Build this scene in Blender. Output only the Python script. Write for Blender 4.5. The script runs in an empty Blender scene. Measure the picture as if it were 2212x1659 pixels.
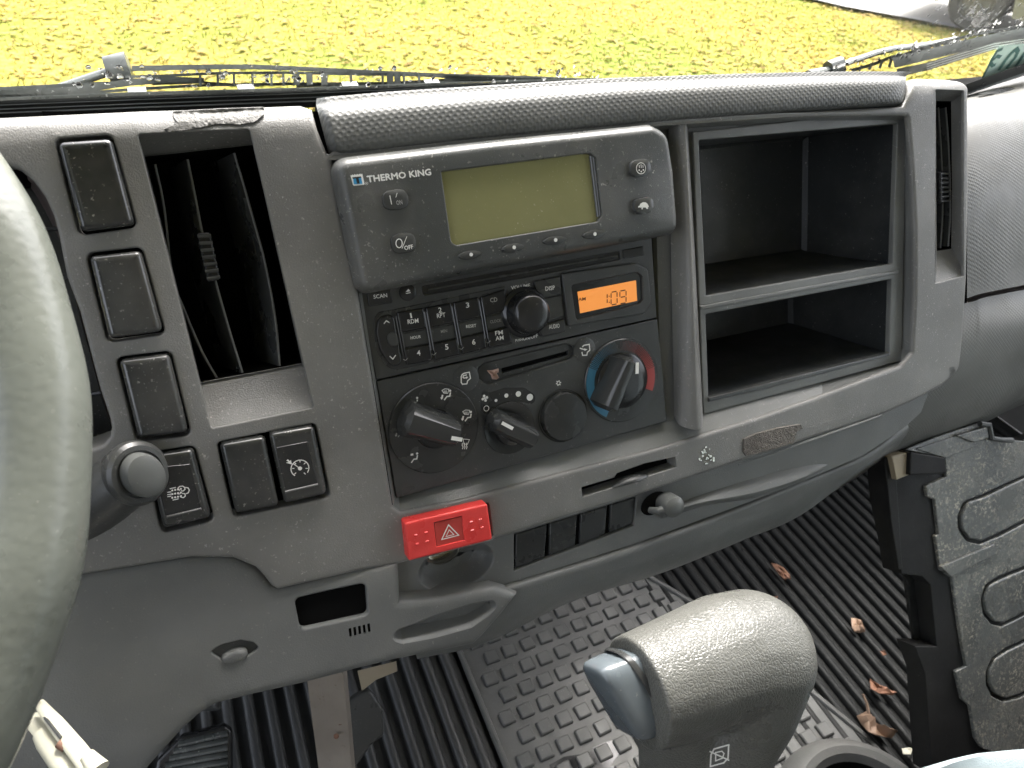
import bpy, bmesh, math, random
from mathutils import Vector, Matrix
from mathutils.geometry import delaunay_2d_cdt
R = math.radians
random.seed(7)
SHELL = True
S = bpy.context.scene
COL = S.collection

# ------------------------------------------------------------------ camera
CAM = Vector((0.0, 0.0, 1.95))
FOC = 1534.0                      # focal length in photo pixels (photo taken as 2212 x 1659)
AL = R(28)                        # the dash face leans back by this much
u_c = Vector((.9127, -.2084, .3514)).normalized()
v_c = Vector((.1285, .9629, .2375)); v_c = (v_c - u_c*v_c.dot(u_c)).normalized()
n_c = u_c.cross(v_c)
g_c = math.cos(AL)*v_c + math.sin(AL)*n_c
f_c = math.cos(AL)*n_c - math.sin(AL)*v_c
def c2w(c): return Vector((u_c.dot(c), f_c.dot(c), -g_c.dot(c)))
cam = bpy.data.cameras.new('camera'); camo = bpy.data.objects.new('camera', cam); COL.objects.link(camo)
cr, cu, cf = c2w(Vector((1,0,0))), c2w(Vector((0,-1,0))), c2w(Vector((0,0,1)))
camo.matrix_world = Matrix(((cr.x, cu.x, -cf.x, CAM.x), (cr.y, cu.y, -cf.y, CAM.y), (cr.z, cu.z, -cf.z, CAM.z), (0,0,0,1)))
cam.sensor_width = 36; cam.lens = FOC/2212*36; cam.clip_start = .01; cam.clip_end = 500
cam.dof.use_dof = True; cam.dof.focus_distance = .43; cam.dof.aperture_fstop = 18
S.camera = camo
S.render.resolution_x = 1024; S.render.resolution_y = 768

# ------------------------------------------------------------------ sky, sun, exposure
SUN_EL, SUN_AZ = R(52), R(32)      # azimuth from +Y (straight ahead) towards +X (passenger side)
wd = bpy.data.worlds.new('World'); S.world = wd; wd.use_nodes = True
nt = wd.node_tree; bg = nt.nodes['Background']
sk = nt.nodes.new('ShaderNodeTexSky'); sk.sky_type = 'NISHITA'; sk.sun_disc = False
sk.sun_elevation = SUN_EL; sk.sun_rotation = SUN_AZ; sk.dust_density = 6; sk.air_density = .8; sk.ozone_density = .6
hs = nt.nodes.new('ShaderNodeHueSaturation'); hs.inputs['Saturation'].default_value = .35
nt.links.new(sk.outputs[0], hs.inputs['Color']); nt.links.new(hs.outputs[0], bg.inputs[0])
bg.inputs[1].default_value = .15
sl = bpy.data.lights.new('sun', 'SUN'); sl.energy = .8; sl.angle = R(14); sl.color = (1, .96, .89)
so = bpy.data.objects.new('sun', sl); COL.objects.link(so)
sd = Vector((math.sin(SUN_AZ)*math.cos(SUN_EL), math.cos(SUN_AZ)*math.cos(SUN_EL), math.sin(SUN_EL)))
so.rotation_euler = sd.to_track_quat('Z', 'Y').to_euler(); so.location = (4, 4, 8)
S.view_settings.view_transform = 'Standard'; S.view_settings.look = 'None'
S.view_settings.exposure = 2.7; S.view_settings.gamma = 1

# ------------------------------------------------------------------ pixel helpers (photo pixels, 2212 wide)
def reg(ox, oy, s):
    def f(*a):
        if len(a) == 2: return (ox + a[0]*s, oy + a[1]*s)
        return (ox + a[0]*s, oy + a[1]*s) + tuple(a[2:])
    return f
A = reg(0, 0, .36);     B = reg(707.9, 0, .36);     Cc = reg(1415.7, 0, .36)
Dd = reg(0, 530.9, .36); Ee = reg(707.9, 530.9, .36); Ff = reg(1415.7, 530.9, .36)
Gg = reg(0, 1061.8, .36); Hh = reg(707.9, 1061.8, .36); Ii = reg(1415.7, 1061.8, .36)
Jj = reg(707.9, 336.2, .176); Kk = reg(796.3, 743.3, .176); Ll = reg(1114.9, 584, .152)
Mm = reg(1734.3, 884.8, .216); Nn = reg(1858.1, 0, .16)
def L(f, pts): return [f(*p) for p in pts]
def ray(x, y): return c2w(Vector((x-1106, y-829.5, FOC))/FOC)
def P(x, y, Z): return CAM + ray(x, y)*Z          # the point at depth Z along the axis

class Frame:
    def __init__(s, o, U, V): s.o, s.U, s.V = Vector(o), Vector(U).normalized(), Vector(V).normalized(); s.N = s.U.cross(s.V)
    def pt(s, u, v, w=0): return s.o + s.U*u + s.V*v + s.N*w
    def uv(s, x, y, w=0):
        r = ray(x, y); t = ((s.o + s.N*w - CAM).dot(s.N))/r.dot(s.N); p = CAM + r*t - s.o
        return (p.dot(s.U), p.dot(s.V))
    def uvf(s, x, y, w, wf):
        ww = w
        for _ in range(8):
            q = s.uv(x, y, ww)
            ww = w + (wf(*q) if wf else 0)
        return q
    def at(s, x, y, w=0): q = s.uv(x, y, w); return s.pt(q[0], q[1], w)
DDIST = .3751
Nd = Vector((0, -math.cos(AL), math.sin(AL)))
DASH = Frame(CAM + ray(1106, 829)*(DDIST/-(ray(1106, 829).dot(Nd))), (1,0,0), (0, math.sin(AL), math.cos(AL)))

# ------------------------------------------------------------------ materials
MATS = {}
def mat(name, col, rough=.5, metal=0, bump=None, grain=0, grain_s=900, dust=0, dust_s=420, dust_c=(.5,.48,.44), vary=.15, scratch=0, dust_t=.66, spec=.5, emit=None, trans=0, coat=0):
    """procedural plastic / metal: grain = fine relief, dust = pale specks, scratch = fine hair scratches"""
    m = bpy.data.materials.new(name); m.use_nodes = True; n = m.node_tree; ns, lk = n.nodes, n.links
    b = ns['Principled BSDF']; b.inputs['Roughness'].default_value = rough; b.inputs['Metallic'].default_value = metal
    b.inputs['Specular IOR Level'].default_value = spec; b.inputs['Transmission Weight'].default_value = trans
    b.inputs['Coat Weight'].default_value = coat
    tc = ns.new('ShaderNodeTexCoord'); geo = ns.new('ShaderNodeNewGeometry')
    pos = geo.outputs['Position']
    def noise(sc, det=3, rgh=.55, vec=None):
        t = ns.new('ShaderNodeTexNoise'); t.inputs['Scale'].default_value = sc; t.inputs['Detail'].default_value = det; t.inputs['Roughness'].default_value = rgh
        lk.new(vec or pos, t.inputs['Vector']); return t.outputs['Fac']
    def ramp(src, a, bb, ca=0, cb=1):
        r = ns.new('ShaderNodeMapRange'); lk.new(src, r.inputs[0]); r.inputs[1].default_value = a; r.inputs[2].default_value = bb; r.inputs[3].default_value = ca; r.inputs[4].default_value = cb; r.clamp = True; return r.outputs[0]
    def mul(a, bb):
        r = ns.new('ShaderNodeMath'); r.operation = 'MULTIPLY'; lk.new(a, r.inputs[0])
        if isinstance(bb, (int, float)): r.inputs[1].default_value = bb
        else: lk.new(bb, r.inputs[1])
        return r.outputs[0]
    def mix(fac, c1, c2):
        x = ns.new('ShaderNodeMix'); x.data_type = 'RGBA'; lk.new(fac, x.inputs[0])
        for i, c in ((6, c1), (7, c2)):
            if isinstance(c, tuple): x.inputs[i].default_value = c+(1,)
            else: lk.new(c, x.inputs[i])
        return x.outputs[2]
    c = mix(ramp(noise(14, 4), .3, .7), tuple(k*(1-vary) for k in col), tuple(min(1, k*(1+vary)) for k in col))
    height = None
    if dust:
        clump = ramp(noise(30, 3), .35, .7)
        d = mul(mul(ramp(noise(dust_s, 2, .7), dust_t, dust_t+.08), clump), dust)
        c = mix(d, c, dust_c)
        film = mul(ramp(noise(9, 5, .65), .45, .75), dust*.22)
        c = mix(film, c, dust_c)
    if scratch:
        for k, (sx, ang) in enumerate(((26, .6), (34, -.45))):
            mp = ns.new('ShaderNodeMapping'); lk.new(pos, mp.inputs[0]); mp.inputs['Rotation'].default_value = (ang, ang*1.3, ang*.7)
            mp.inputs['Scale'].default_value = (sx*26, sx*1.6, sx*26)
            s = mul(mul(ramp(noise(1.0, 1, .5, mp.outputs[0]), .70, .76), ramp(noise(22+k*9, 2), .5, .68)), scratch)
            c = mix(s, c, tuple(min(1, q+.28) for q in col))
    lk.new(c, b.inputs['Base Color'])
    rr = ramp(noise(40, 4), .3, .7, max(.05, rough-.09), min(1, rough+.09)); lk.new(rr, b.inputs['Roughness'])
    hs_ = []
    if grain: hs_.append((noise(grain_s, 2), grain))
    if bump == 'leather':
        v = ns.new('ShaderNodeTexVoronoi'); v.feature = 'DISTANCE_TO_EDGE'; v.inputs['Scale'].default_value = 600
        wn = ns.new('ShaderNodeTexNoise'); wn.inputs['Scale'].default_value = 260; lk.new(pos, wn.inputs['Vector'])
        va = ns.new('ShaderNodeVectorMath'); va.operation = 'MULTIPLY_ADD'; lk.new(wn.outputs['Color'], va.inputs[0]); va.inputs[1].default_value = (.0022,)*3; lk.new(pos, va.inputs[2])
        lk.new(va.outputs[0], v.inputs['Vector']); hs_.append((ramp(v.outputs['Distance'], 0, .22), .34))
    if bump == 'wheel':
        v = ns.new('ShaderNodeTexVoronoi'); v.inputs['Scale'].default_value = 330; v.feature = 'SMOOTH_F1'
        lk.new(pos, v.inputs['Vector']); hs_.append((v.outputs['Distance'], .22)); hs_.append((noise(60, 3), .22))
    if bump in ('dimple', 'dimple_fine'):
        uvn = ns.new('ShaderNodeUVMap'); mp = ns.new('ShaderNodeMapping'); lk.new(uvn.outputs[0], mp.inputs[0])
        v = ns.new('ShaderNodeTexVoronoi'); v.voronoi_dimensions = '2D'; v.inputs['Randomness'].default_value = 0
        if bump == 'dimple': mp.inputs['Rotation'].default_value = (0,0,R(45)); v.inputs['Scale'].default_value = 335; amp = .34
        else: mp.inputs['Rotation'].default_value = (0,0,R(45)); v.inputs['Scale'].default_value = 400; amp = .35
        lk.new(mp.outputs[0], v.inputs['Vector']); dd = ramp(v.outputs['Distance'], .18, .42); hs_.append((dd if bump == 'dimple' else mul(dd, ramp(noise(26, 3), .40, .60, .15, 1)), amp))
    if bump == 'brushed':
        mp = ns.new('ShaderNodeMapping'); lk.new(pos, mp.inputs[0]); mp.inputs['Scale'].default_value = (600, 600, 25)
        hs_.append((noise(1, 3, .6, mp.outputs[0]), .35))
    prev = None
    for h, amp in hs_:
        bn = ns.new('ShaderNodeBump'); bn.inputs['Strength'].default_value = amp; bn.inputs['Distance'].default_value = .0006
        lk.new(h, bn.inputs['Height'])
        if prev: lk.new(prev, bn.inputs['Normal'])
        prev = bn.outputs[0]
    if prev: lk.new(prev, b.inputs['Normal'])
    if emit: b.inputs['Emission Color'].default_value = emit[0]+(1,); b.inputs['Emission Strength'].default_value = emit[1]
    MATS[name] = m; return m
mat('fascia_plastic', (.178,.177,.168), .40, grain=.4, grain_s=1300, dust=.9, dust_t=.64, scratch=.9)
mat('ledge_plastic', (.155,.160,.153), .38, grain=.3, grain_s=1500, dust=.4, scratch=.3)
mat('padded_plastic', (.09,.093,.088), .52, spec=.35, bump='dimple', dust=.3)
mat('passenger_plastic', (.13,.13,.12), .42, bump='dimple_fine', dust=.4)
mat('lower_plastic', (.135,.14,.135), .5, grain=.35, grain_s=1300, dust=.3)
mat('black_plastic', (.045,.048,.047), .36, grain=.2, grain_s=1600, dust=.35, scratch=.4)
mat('controller_plastic', (.066,.070,.067), .34, grain=.3, grain_s=1700, dust=.8, dust_t=.64, scratch=.9)
mat('switch_plastic', (.018,.020,.020), .17, spec=.7, dust_t=.64, grain=.06, grain_s=1400, dust=.6, scratch=.6)
mat('gloss_black', (.015,.016,.017), .16, dust=.25)
mat('button_plastic', (.06,.062,.06), .22, grain=.1)
mat('knob_plastic', (.035,.037,.036), .17, spec=.6)
mat('shaded_rubber', (.008,.009,.009), .6, grain=.4, grain_s=700, dust=.05, spec=.25)  # floor rubber darkened to carry the passenger-side shade in its colour
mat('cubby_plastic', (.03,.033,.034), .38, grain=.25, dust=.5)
mat('vent_black', (.035,.037,.037), .28, dust=.2)
mat('louvre_black', (.05,.053,.053), .3)
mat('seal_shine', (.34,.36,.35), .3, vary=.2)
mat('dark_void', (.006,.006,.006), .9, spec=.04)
mat('lcd_olive', (.25,.245,.115), .12, dust=.45, dust_c=(.6,.58,.35), scratch=.5, vary=.08)
mat('lcd_orange', (.62,.24,.05), .4, vary=.04, emit=((1.0,.34,.07), .10))
mat('lcd_ink', (.03,.012,.01), .5)
mat('print_white', (.82,.82,.78), .5, vary=.03)
mat('print_worn', (.36,.36,.34), .5, vary=.3)
mat('print_blue', (.05,.33,.62), .5, vary=.03)
mat('dial_blue', (.045,.17,.27), .45, vary=.1)
mat('dial_red', (.36,.055,.05), .45, vary=.1)
mat('dial_black', (.03,.032,.031), .24, dust=.3)
mat('hazard_red', (.78,.055,.05), .32, grain=.1, vary=.04, dust=.1)
mat('hazard_dark', (.50,.05,.04), .4, vary=.05)
mat('hook_plastic', (.10,.105,.10), .35, dust=.3)
mat('wheel_leather', (.115,.125,.108), .3, bump='wheel', dust=.2)
mat('knob_leather', (.105,.106,.096), .33, bump='leather', vary=.05)
mat('release_chrome', (.105,.125,.138), .24, coat=.25, dust=.35, dust_c=(.6,.6,.58))
mat('stalk_plastic', (.05,.052,.05), .33, grain=.2, dust=.4, scratch=.4)
mat('chrome', (.6,.58,.52), .18, metal=1)
mat('rubber_mat', (.085,.087,.084), .55, grain=.4, grain_s=700, dust=.4)
mat('rubber_floor', (.034,.036,.036), .5, grain=.4, grain_s=700, dust=.2)
mat('cream_plastic', (.58,.565,.45), .4, vary=.06, dust=.15, dust_c=(.3,.25,.18))
mat('pink_leaf', (.60,.40,.32), .6, grain=.5, grain_s=500, vary=.3)
mat('rust_brown', (.22,.12,.08), .7)
mat('steel', (.30,.265,.225), .45, metal=.15, bump='brushed', dust=.8, dust_c=(.12,.09,.07), dust_s=160)
mat('beige_plastic', (.30,.25,.17), .5)
mat('grey_panel', (.085,.09,.087), .27, dust_t=.54, grain=.5, grain_s=500, dust=1.0, dust_s=330, dust_c=(.40,.37,.30), vary=.25, scratch=.5)
mat('panel_black', (.009,.009,.009), .6, grain=.3, dust=.1, spec=.25)
mat('seat_vinyl', (.30,.36,.38), .5, grain=.5, grain_s=800)
mat('dry_leaf', (.20,.095,.055), .6, grain=.5, grain_s=500, vary=.4)
mat('pale_leaf', (.33,.22,.15), .6, grain=.5, grain_s=500, vary=.4)
mat('velcro', (.13,.115,.10), .75, grain=2.5, grain_s=1100, dust=1, dust_s=900, dust_c=(.6,.57,.5), vary=.4)
mat('adhesive', (.10,.098,.09), .6, grain=1.0, grain_s=600, dust=1, dust_s=500, dust_c=(.6,.58,.52), vary=.5)
mat('wiper_black', (.025,.03,.028), .3, dust=1, dust_s=260, dust_c=(.75,.78,.75))
mat('wiper_grey', (.10,.11,.105), .28, dust=.5, dust_s=260, dust_c=(.1,.1,.1), vary=.4)
mat('seal_rubber', (.02,.022,.02), .35, dust=.3)
mat('dark_trim', (.075,.06,.055), .5, grain=.3)
mat('shell_plastic', (.16,.155,.15), .7)
mat('headliner', (.48,.47,.44), .9)
mat('car_paint', (.16,.165,.125), .35, coat=.5)
mat('car_tyre', (.05,.05,.045), .9)
mat('car_rim', (.12,.12,.10), .5)
mat('car_glass', (.02,.025,.025), .08)
mat('asphalt', (.22,.215,.2), .85, vary=.15, grain=.5, grain_s=60, dust=.5, dust_s=9, dust_c=(.2,.18,.12))
mat('sticker_green', (.62,.80,.70), .6, vary=.1)
mat('sticker_ink', (.10,.22,.19), .6, vary=.1)
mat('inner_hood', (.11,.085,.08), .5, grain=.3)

def glass(name, tint=1.0, rough=0.0):
    m = bpy.data.materials.new(name); m.use_nodes = True; n = m.node_tree; n.nodes.clear()
    o = n.nodes.new('ShaderNodeOutputMaterial'); mx = n.nodes.new('ShaderNodeMixShader'); t = n.nodes.new('ShaderNodeBsdfTransparent'); g = n.nodes.new('ShaderNodeBsdfGlossy')
    fr = n.nodes.new('ShaderNodeFresnel'); fr.inputs[0].default_value = 1.45
    t.inputs[0].default_value = (tint,)*3+(1,); g.inputs['Roughness'].default_value = rough
    n.links.new(fr.outputs[0], mx.inputs[0]); n.links.new(t.outputs[0], mx.inputs[1]); n.links.new(g.outputs[0], mx.inputs[2]); n.links.new(mx.outputs[0], o.inputs[0])
    MATS[name] = m
glass('windshield_glass', .97)
m = bpy.data.materials.new('water'); m.use_nodes = True; b = m.node_tree.nodes['Principled BSDF']
b.inputs['Transmission Weight'].default_value = 1; b.inputs['IOR'].default_value = 1.33; b.inputs['Roughness'].default_value = .02; MATS['water'] = m

def ground_mat():
    m = bpy.data.materials.new('grass_ground'); m.use_nodes = True; n = m.node_tree; ns, lk = n.nodes, n.links; b = ns['Principled BSDF']; b.inputs['Roughness'].default_value = 1; b.inputs['Specular IOR Level'].default_value = 0
    geo = ns.new('ShaderNodeNewGeometry')
    def noise(sc, d):
        t = ns.new('ShaderNodeTexNoise'); t.inputs['Scale'].default_value = sc; t.inputs['Detail'].default_value = d; lk.new(geo.outputs['Position'], t.inputs['Vector']); return t.outputs['Fac']
    r = ns.new('ShaderNodeValToRGB'); lk.new(noise(.55, 5), r.inputs[0])
    e = r.color_ramp.elements; e[0].position = .36; e[0].color = (.18,.22,.05,1); e[1].position = .60; e[1].color = (.31,.255,.065,1)
    r2 = ns.new('ShaderNodeValToRGB'); lk.new(noise(14, 6), r2.inputs[0])
    e = r2.color_ramp.elements; e[0].position = .38; e[0].color = (.40,.33,.22,1); e[1].position = .56; e[1].color = (1,1,1,1)
    mx = ns.new('ShaderNodeMix'); mx.data_type = 'RGBA'; mx.blend_type = 'MULTIPLY'; mx.inputs[0].default_value = .45
    lk.new(r.outputs[0], mx.inputs[6]); lk.new(r2.outputs[0], mx.inputs[7]); lk.new(mx.outputs[2], b.inputs['Base Color'])
    MATS['grass_ground'] = m
ground_mat()
def leafcard(name, a, b_, c_):
    m = bpy.data.materials.new(name); m.use_nodes = True; n = m.node_tree; ns, lk = n.nodes, n.links; b = ns['Principled BSDF']; b.inputs['Roughness'].default_value = .9; b.inputs['Specular IOR Level'].default_value = .05
    geo = ns.new('ShaderNodeNewGeometry'); r = ns.new('ShaderNodeValToRGB'); lk.new(geo.outputs['Random Per Island'], r.inputs[0])
    e = r.color_ramp.elements; e[0].position = 0; e[0].color = a+(1,); e[1].position = 1; e[1].color = c_+(1,); q = r.color_ramp.elements.new(.5); q.color = b_+(1,)
    lk.new(r.outputs[0], b.inputs['Base Color']); MATS[name] = m
leafcard('fallen_leaf', (.32,.27,.08), (.31,.24,.075), (.22,.15,.06))
leafcard('grass_blade', (.19,.23,.05), (.30,.26,.07), (.32,.27,.08))

# ------------------------------------------------------------------ object helpers
def thing(name, label, cat, loc, group=None):
    o = bpy.data.objects.new(name, None); COL.objects.link(o); o.location = loc; o.empty_display_size = .02
    o['label'] = label; o['category'] = cat
    if group: o['group'] = group
    return o
def tag(o, label, cat, group=None):
    o['label'] = label; o['category'] = cat
    if group: o['group'] = group
    return o
def rootloc(o):
    v = Vector(o.location)
    while o.parent: o = o.parent; v += Vector(o.location)
    return v
def link(name, me, material, parent=None, label=None, kind=None, origin=None, sharp=38):
    c = Vector()
    if origin is None:
        for v in me.vertices: c += v.co
        c /= max(1, len(me.vertices))
    else: c = Vector(origin)
    me.transform(Matrix.Translation(-c))
    if sharp is not None:
        me.shade_smooth()
        try: me.set_sharp_from_angle(angle=R(sharp))
        except Exception: pass
    o = bpy.data.objects.new(name, me); me.name = name
    if material: me.materials.append(MATS[material])
    COL.objects.link(o)
    if parent: o.parent = parent; o.location = c - rootloc(parent)
    else: o.location = c
    if label: o['label'] = label
    if kind: o['kind'] = kind
    return o
def from_data(name, verts, faces, material, parent=None, uvs=None, weld=0, **kw):
    me = bpy.data.meshes.new(name); me.from_pydata([tuple(v) for v in verts], [], faces)
    if uvs:
        ul = me.uv_layers.new(name='UVMap')
        for lp in me.loops: ul.data[lp.index].uv = uvs[lp.vertex_index]
    if weld:
        bm = bmesh.new(); bm.from_mesh(me); bmesh.ops.remove_doubles(bm, verts=bm.verts, dist=weld)
        bm.to_mesh(me); bm.free()
    return link(name, me, material, parent, **kw)

class MB:                                   # collects pieces that become ONE mesh
    def __init__(s): s.v, s.f = [], []
    def add(s, v, f): k = len(s.v); s.v += [Vector(q) for q in v]; s.f += [tuple(i+k for i in q) for q in f]
    def box(s, o, X, Y, Z):                 # corner-centred box: centre o, half vectors
        o, X, Y, Z = map(Vector, (o, X, Y, Z))
        s.add([o+a*X+b*Y+c*Z for a in (-1,1) for b in (-1,1) for c in (-1,1)],
              [(0,1,3,2),(4,6,7,5),(0,4,5,1),(2,3,7,6),(0,2,6,4),(1,5,7,3)])
    def tube(s, pts, rad, seg=10, caps=True, flat=1.0, up=None):
        pts = [Vector(p) for p in pts]; n = len(pts)
        if not isinstance(rad, (list, tuple)): rad = [rad]*n
        k = len(s.v); ref = Vector(up) if up else Vector((.13,.2,1)).normalized()
        for i, p in enumerate(pts):
            t = (pts[min(i+1, n-1)] - pts[max(i-1, 0)]).normalized()
            a = t.cross(ref); a.normalize(); b = t.cross(a)
            for j in range(seg):
                an = 2*math.pi*j/seg; s.v.append(p + (a*math.cos(an) + b*math.sin(an)*flat)*rad[i])
        for i in range(n-1):
            for j in range(seg):
                s.f.append((k+i*seg+j, k+i*seg+(j+1) % seg, k+(i+1)*seg+(j+1) % seg, k+(i+1)*seg+j))
        if caps: s.f.append(tuple(k+j for j in range(seg))[::-1]); s.f.append(tuple(k+(n-1)*seg+j for j in range(seg)))
    def build(s, name, material, parent=None, **kw): return from_data(name, s.v, s.f, material, parent, **kw)

def box_obj(name, c, h, material, parent=None, bev=0, **kw):
    bm = bmesh.new(); bmesh.ops.create_cube(bm, size=2)
    for v in bm.verts: v.co = Vector((v.co.x*h[0], v.co.y*h[1], v.co.z*h[2])) + Vector(c)
    if bev: bmesh.ops.bevel(bm, geom=bm.edges[:], offset=bev, segments=2, affect='EDGES')
    me = bpy.data.meshes.new(name); bm.to_mesh(me); bm.free()
    return link(name, me, material, parent, **kw)

# polygons in (u, v)
def area(p): return sum(p[i-1][0]*p[i][1]-p[i][0]*p[i-1][1] for i in range(len(p)))/2
def round_poly(p, rs, seg=5):
    out = []; n = len(p)
    for i in range(n):
        r = rs[i]; a, b, c = Vector(p[i-1]), Vector(p[i]), Vector(p[(i+1) % n])
        if r <= 0: out.append(tuple(b)); continue
        d1, d2 = (a-b), (c-b); l1, l2 = d1.length, d2.length; d1.normalize(); d2.normalize()
        ang = d1.angle(d2, math.pi)
        if ang > math.pi-.02: out.append(tuple(b)); continue
        t = min(r/math.tan(ang/2), l1*.48, l2*.48); rr = t*math.tan(ang/2)
        bis = (d1+d2).normalized(); cen = b + bis*(rr/math.sin(ang/2))
        s0, s1 = b+d1*t-cen, b+d2*t-cen; a0 = math.atan2(s0.y, s0.x); a1 = math.atan2(s1.y, s1.x)
        da = (a1-a0+math.pi) % (2*math.pi)-math.pi
        for k in range(seg+1): q = a0+da*k/seg; out.append((cen.x+rr*math.cos(q), cen.y+rr*math.sin(q)))
    return out
def inset(p, d):
    if abs(d) < 1e-9: return list(p)
    s = 1 if area(p) > 0 else -1; n = len(p); out = []
    for i in range(n):
        a, b, c = Vector(p[i-1]), Vector(p[i]), Vector(p[(i+1) % n])
        e1, e2 = (b-a), (c-b)
        if e1.length < 1e-9: e1 = e2
        if e2.length < 1e-9: e2 = e1
        n1 = Vector((-e1.y, e1.x)).normalized()*s; n2 = Vector((-e2.y, e2.x)).normalized()*s
        m_ = n1+n2
        if m_.length < .3: m_ = n1
        m_ = m_.normalized(); k = min(1.6, 1/max(.3, m_.dot(n1)))
        out.append((b.x+m_.x*d*k, b.y+m_.y*d*k))
    return out
def inside(x, y, p):
    r = False; j = len(p)-1
    for i in range(len(p)):
        if (p[i][1] > y) != (p[j][1] > y) and x < (p[j][0]-p[i][0])*(y-p[i][1])/(p[j][1]-p[i][1])+p[i][0]: r = not r
        j = i
    return r
def dense(p, step):
    out = []
    for i in range(len(p)):
        a, b = Vector(p[i]), Vector(p[(i+1) % len(p)]); k = max(1, int((b-a).length/step))
        for j in range(k): out.append(tuple(a+(b-a)*j/k))
    return out
def plate(name, material, outline, w=0, prof=None, holes=(), fr=None, wf=None, grid=None, parent=None, r=0, step=None, **kw):
    """outline: photo pixels, optional third value = corner radius in mm. prof: [(inset, w relative to w)], outermost first; last ring is capped.
       holes: dicts(pts, r, prof, cap)"""
    fr = fr or DASH
    g = wf or (lambda a, b: 0)
    def topoly(pts, rr):
        q = [fr.uvf(x[0], x[1], w, wf) for x in pts]; rs = [(x[2] if len(x) > 2 else rr)/1000 for x in pts]
        q = round_poly(q, rs)
        if area(q) < 0: q = q[::-1]
        return dense(q, step) if step else q
    V, Fc = [], []
    def ring(poly, wr):
        k = len(V)
        for a, b in poly: V.append(fr.pt(a, b, w+wr+g(a, b)))
        return k
    def stitch(k1, k2, n):
        for i in range(n): Fc.append((k1+i, k1+(i+1) % n, k2+(i+1) % n, k2+i))
    prof = prof or [(0, -.003), (0, 0)]
    base = topoly(outline, r); last = None
    for d, wr in prof:
        q = inset(base, d); k = ring(q, wr)
        if last is not None: stitch(last, k, len(q))
        last = k
    cap = q; wtop = prof[-1][1]
    hp = []
    for h in holes:
        hb = topoly(h['pts'], h.get('r', 0)); lastk = None; pr = h.get('prof', [(0, 0), (0, -.004)])
        for i, (d, wr) in enumerate(pr):
            qq = inset(hb, d); k = ring(qq, wr if i else wtop)
            if i == 0: hp.append(qq)
            if lastk is not None: stitch(lastk, k, len(qq))
            lastk = k
        if h.get('cap'): Fc.append(tuple(range(lastk, lastk+len(qq))))
    cv, ed = [], []
    for poly in [cap]+hp:
        k = len(cv); n = len(poly); cv += [Vector(q) for q in poly]; ed += [(k+i, k+(i+1) % n) for i in range(n)]
    if grid:
        xs = [q[0] for q in cap]; ys = [q[1] for q in cap]; x = min(xs)+grid/2
        while x < max(xs):
            y = min(ys)+grid/2
            while y < max(ys):
                if inside(x, y, cap) and not any(inside(x, y, q) for q in hp): cv.append(Vector((x, y)))
                y += grid
            x += grid
    vo, eo, fo, _, _, _ = delaunay_2d_cdt(cv, ed, [], 0, 1e-7)
    k = len(V)
    for q in vo: V.append(fr.pt(q.x, q.y, w+wtop+g(q.x, q.y)))
    for t in fo:
        cx = sum(vo[i].x for i in t)/3; cy = sum(vo[i].y for i in t)/3
        if inside(cx, cy, cap) and not any(inside(cx, cy, q) for q in hp):
            t = tuple(t)
            if (vo[t[1]]-vo[t[0]]).cross(vo[t[2]]-vo[t[0]]) < 0: t = t[::-1]
            Fc.append(tuple(k+i for i in t))
    return from_data(name, V, Fc, material, parent, weld=2e-6, **kw)
def soft(h, b, n=4):                        # wall of height h with a rounded top edge of radius b
    return [(0, -h)] + [(b*(1-math.cos(a)), -b*(1-math.sin(a))) for a in (math.pi/2*i/n for i in range(n+1))] + [(b*1.3, 0)]
def hole_soft(depth, b, n=3, draft=0):      # rounded lip then wall down
    return [(-b*1.3, 0)] + [(-b*(1-math.sin(a)) , -b*(1-math.cos(a))) for a in (math.pi/2*i/n for i in range(n+1))] + [(draft, -depth)]

def crom(p0, p1, p2, p3, t):
    return .5*((2*p1)+(p2-p0)*t+(2*p0-5*p1+4*p2-p3)*t*t+(3*p1-p0-3*p2+p3)*t**3)
def resample(pts, n):
    out = []; m_ = len(pts)
    if m_ == 2: return [pts[0].lerp(pts[1], i/n) for i in range(n+1)]
    for i in range(m_-1):
        p0 = pts[i-1] if i else pts[0]*2-pts[1]; p3 = pts[i+2] if i+2 < m_ else pts[-1]*2-pts[-2]
        for k in range(n): out.append(crom(p0, pts[i], pts[i+1], p3, k/n))
    out.append(pts[-1]); return out
def loft3(name, rows, material, nu=4, nv=4, parent=None, uvlen=True, sol=0, **kw):
    rows = [resample([Vector(q) for q in r_], nu) for r_ in rows]
    cols = [resample([r_[j] for r_ in rows], nv) for j in range(len(rows[0]))]
    n, m_ = len(cols[0]), len(cols); V, U, Fc = [], [], []
    for i in range(n):
        for j in range(m_): V.append(cols[j][i])
    ul = [[0]*m_ for _ in range(n)]; vl = [[0]*m_ for _ in range(n)]
    for i in range(n):
        for j in range(m_):
            ul[i][j] = V[i*m_+j].x; vl[i][j] = (vl[i-1][j]+(V[i*m_+j]-V[(i-1)*m_+j]).length) if i else 0
    for i in range(n):
        for j in range(m_): U.append((ul[i][j], vl[i][j]))
    for i in range(n-1):
        for j in range(m_-1): Fc.append((i*m_+j, (i+1)*m_+j, (i+1)*m_+j+1, i*m_+j+1))
    o = from_data(name, V, Fc, material, parent, uvs=U, **kw)
    if sol: md = o.modifiers.new('thick', 'SOLIDIFY'); md.thickness = sol; md.offset = 0
    return o
def loft(name, rows, material, fr=None, **kw):
    fr = fr or DASH
    return loft3(name, [[fr.at(*q) for q in r_] for r_ in rows], material, **kw)
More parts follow.
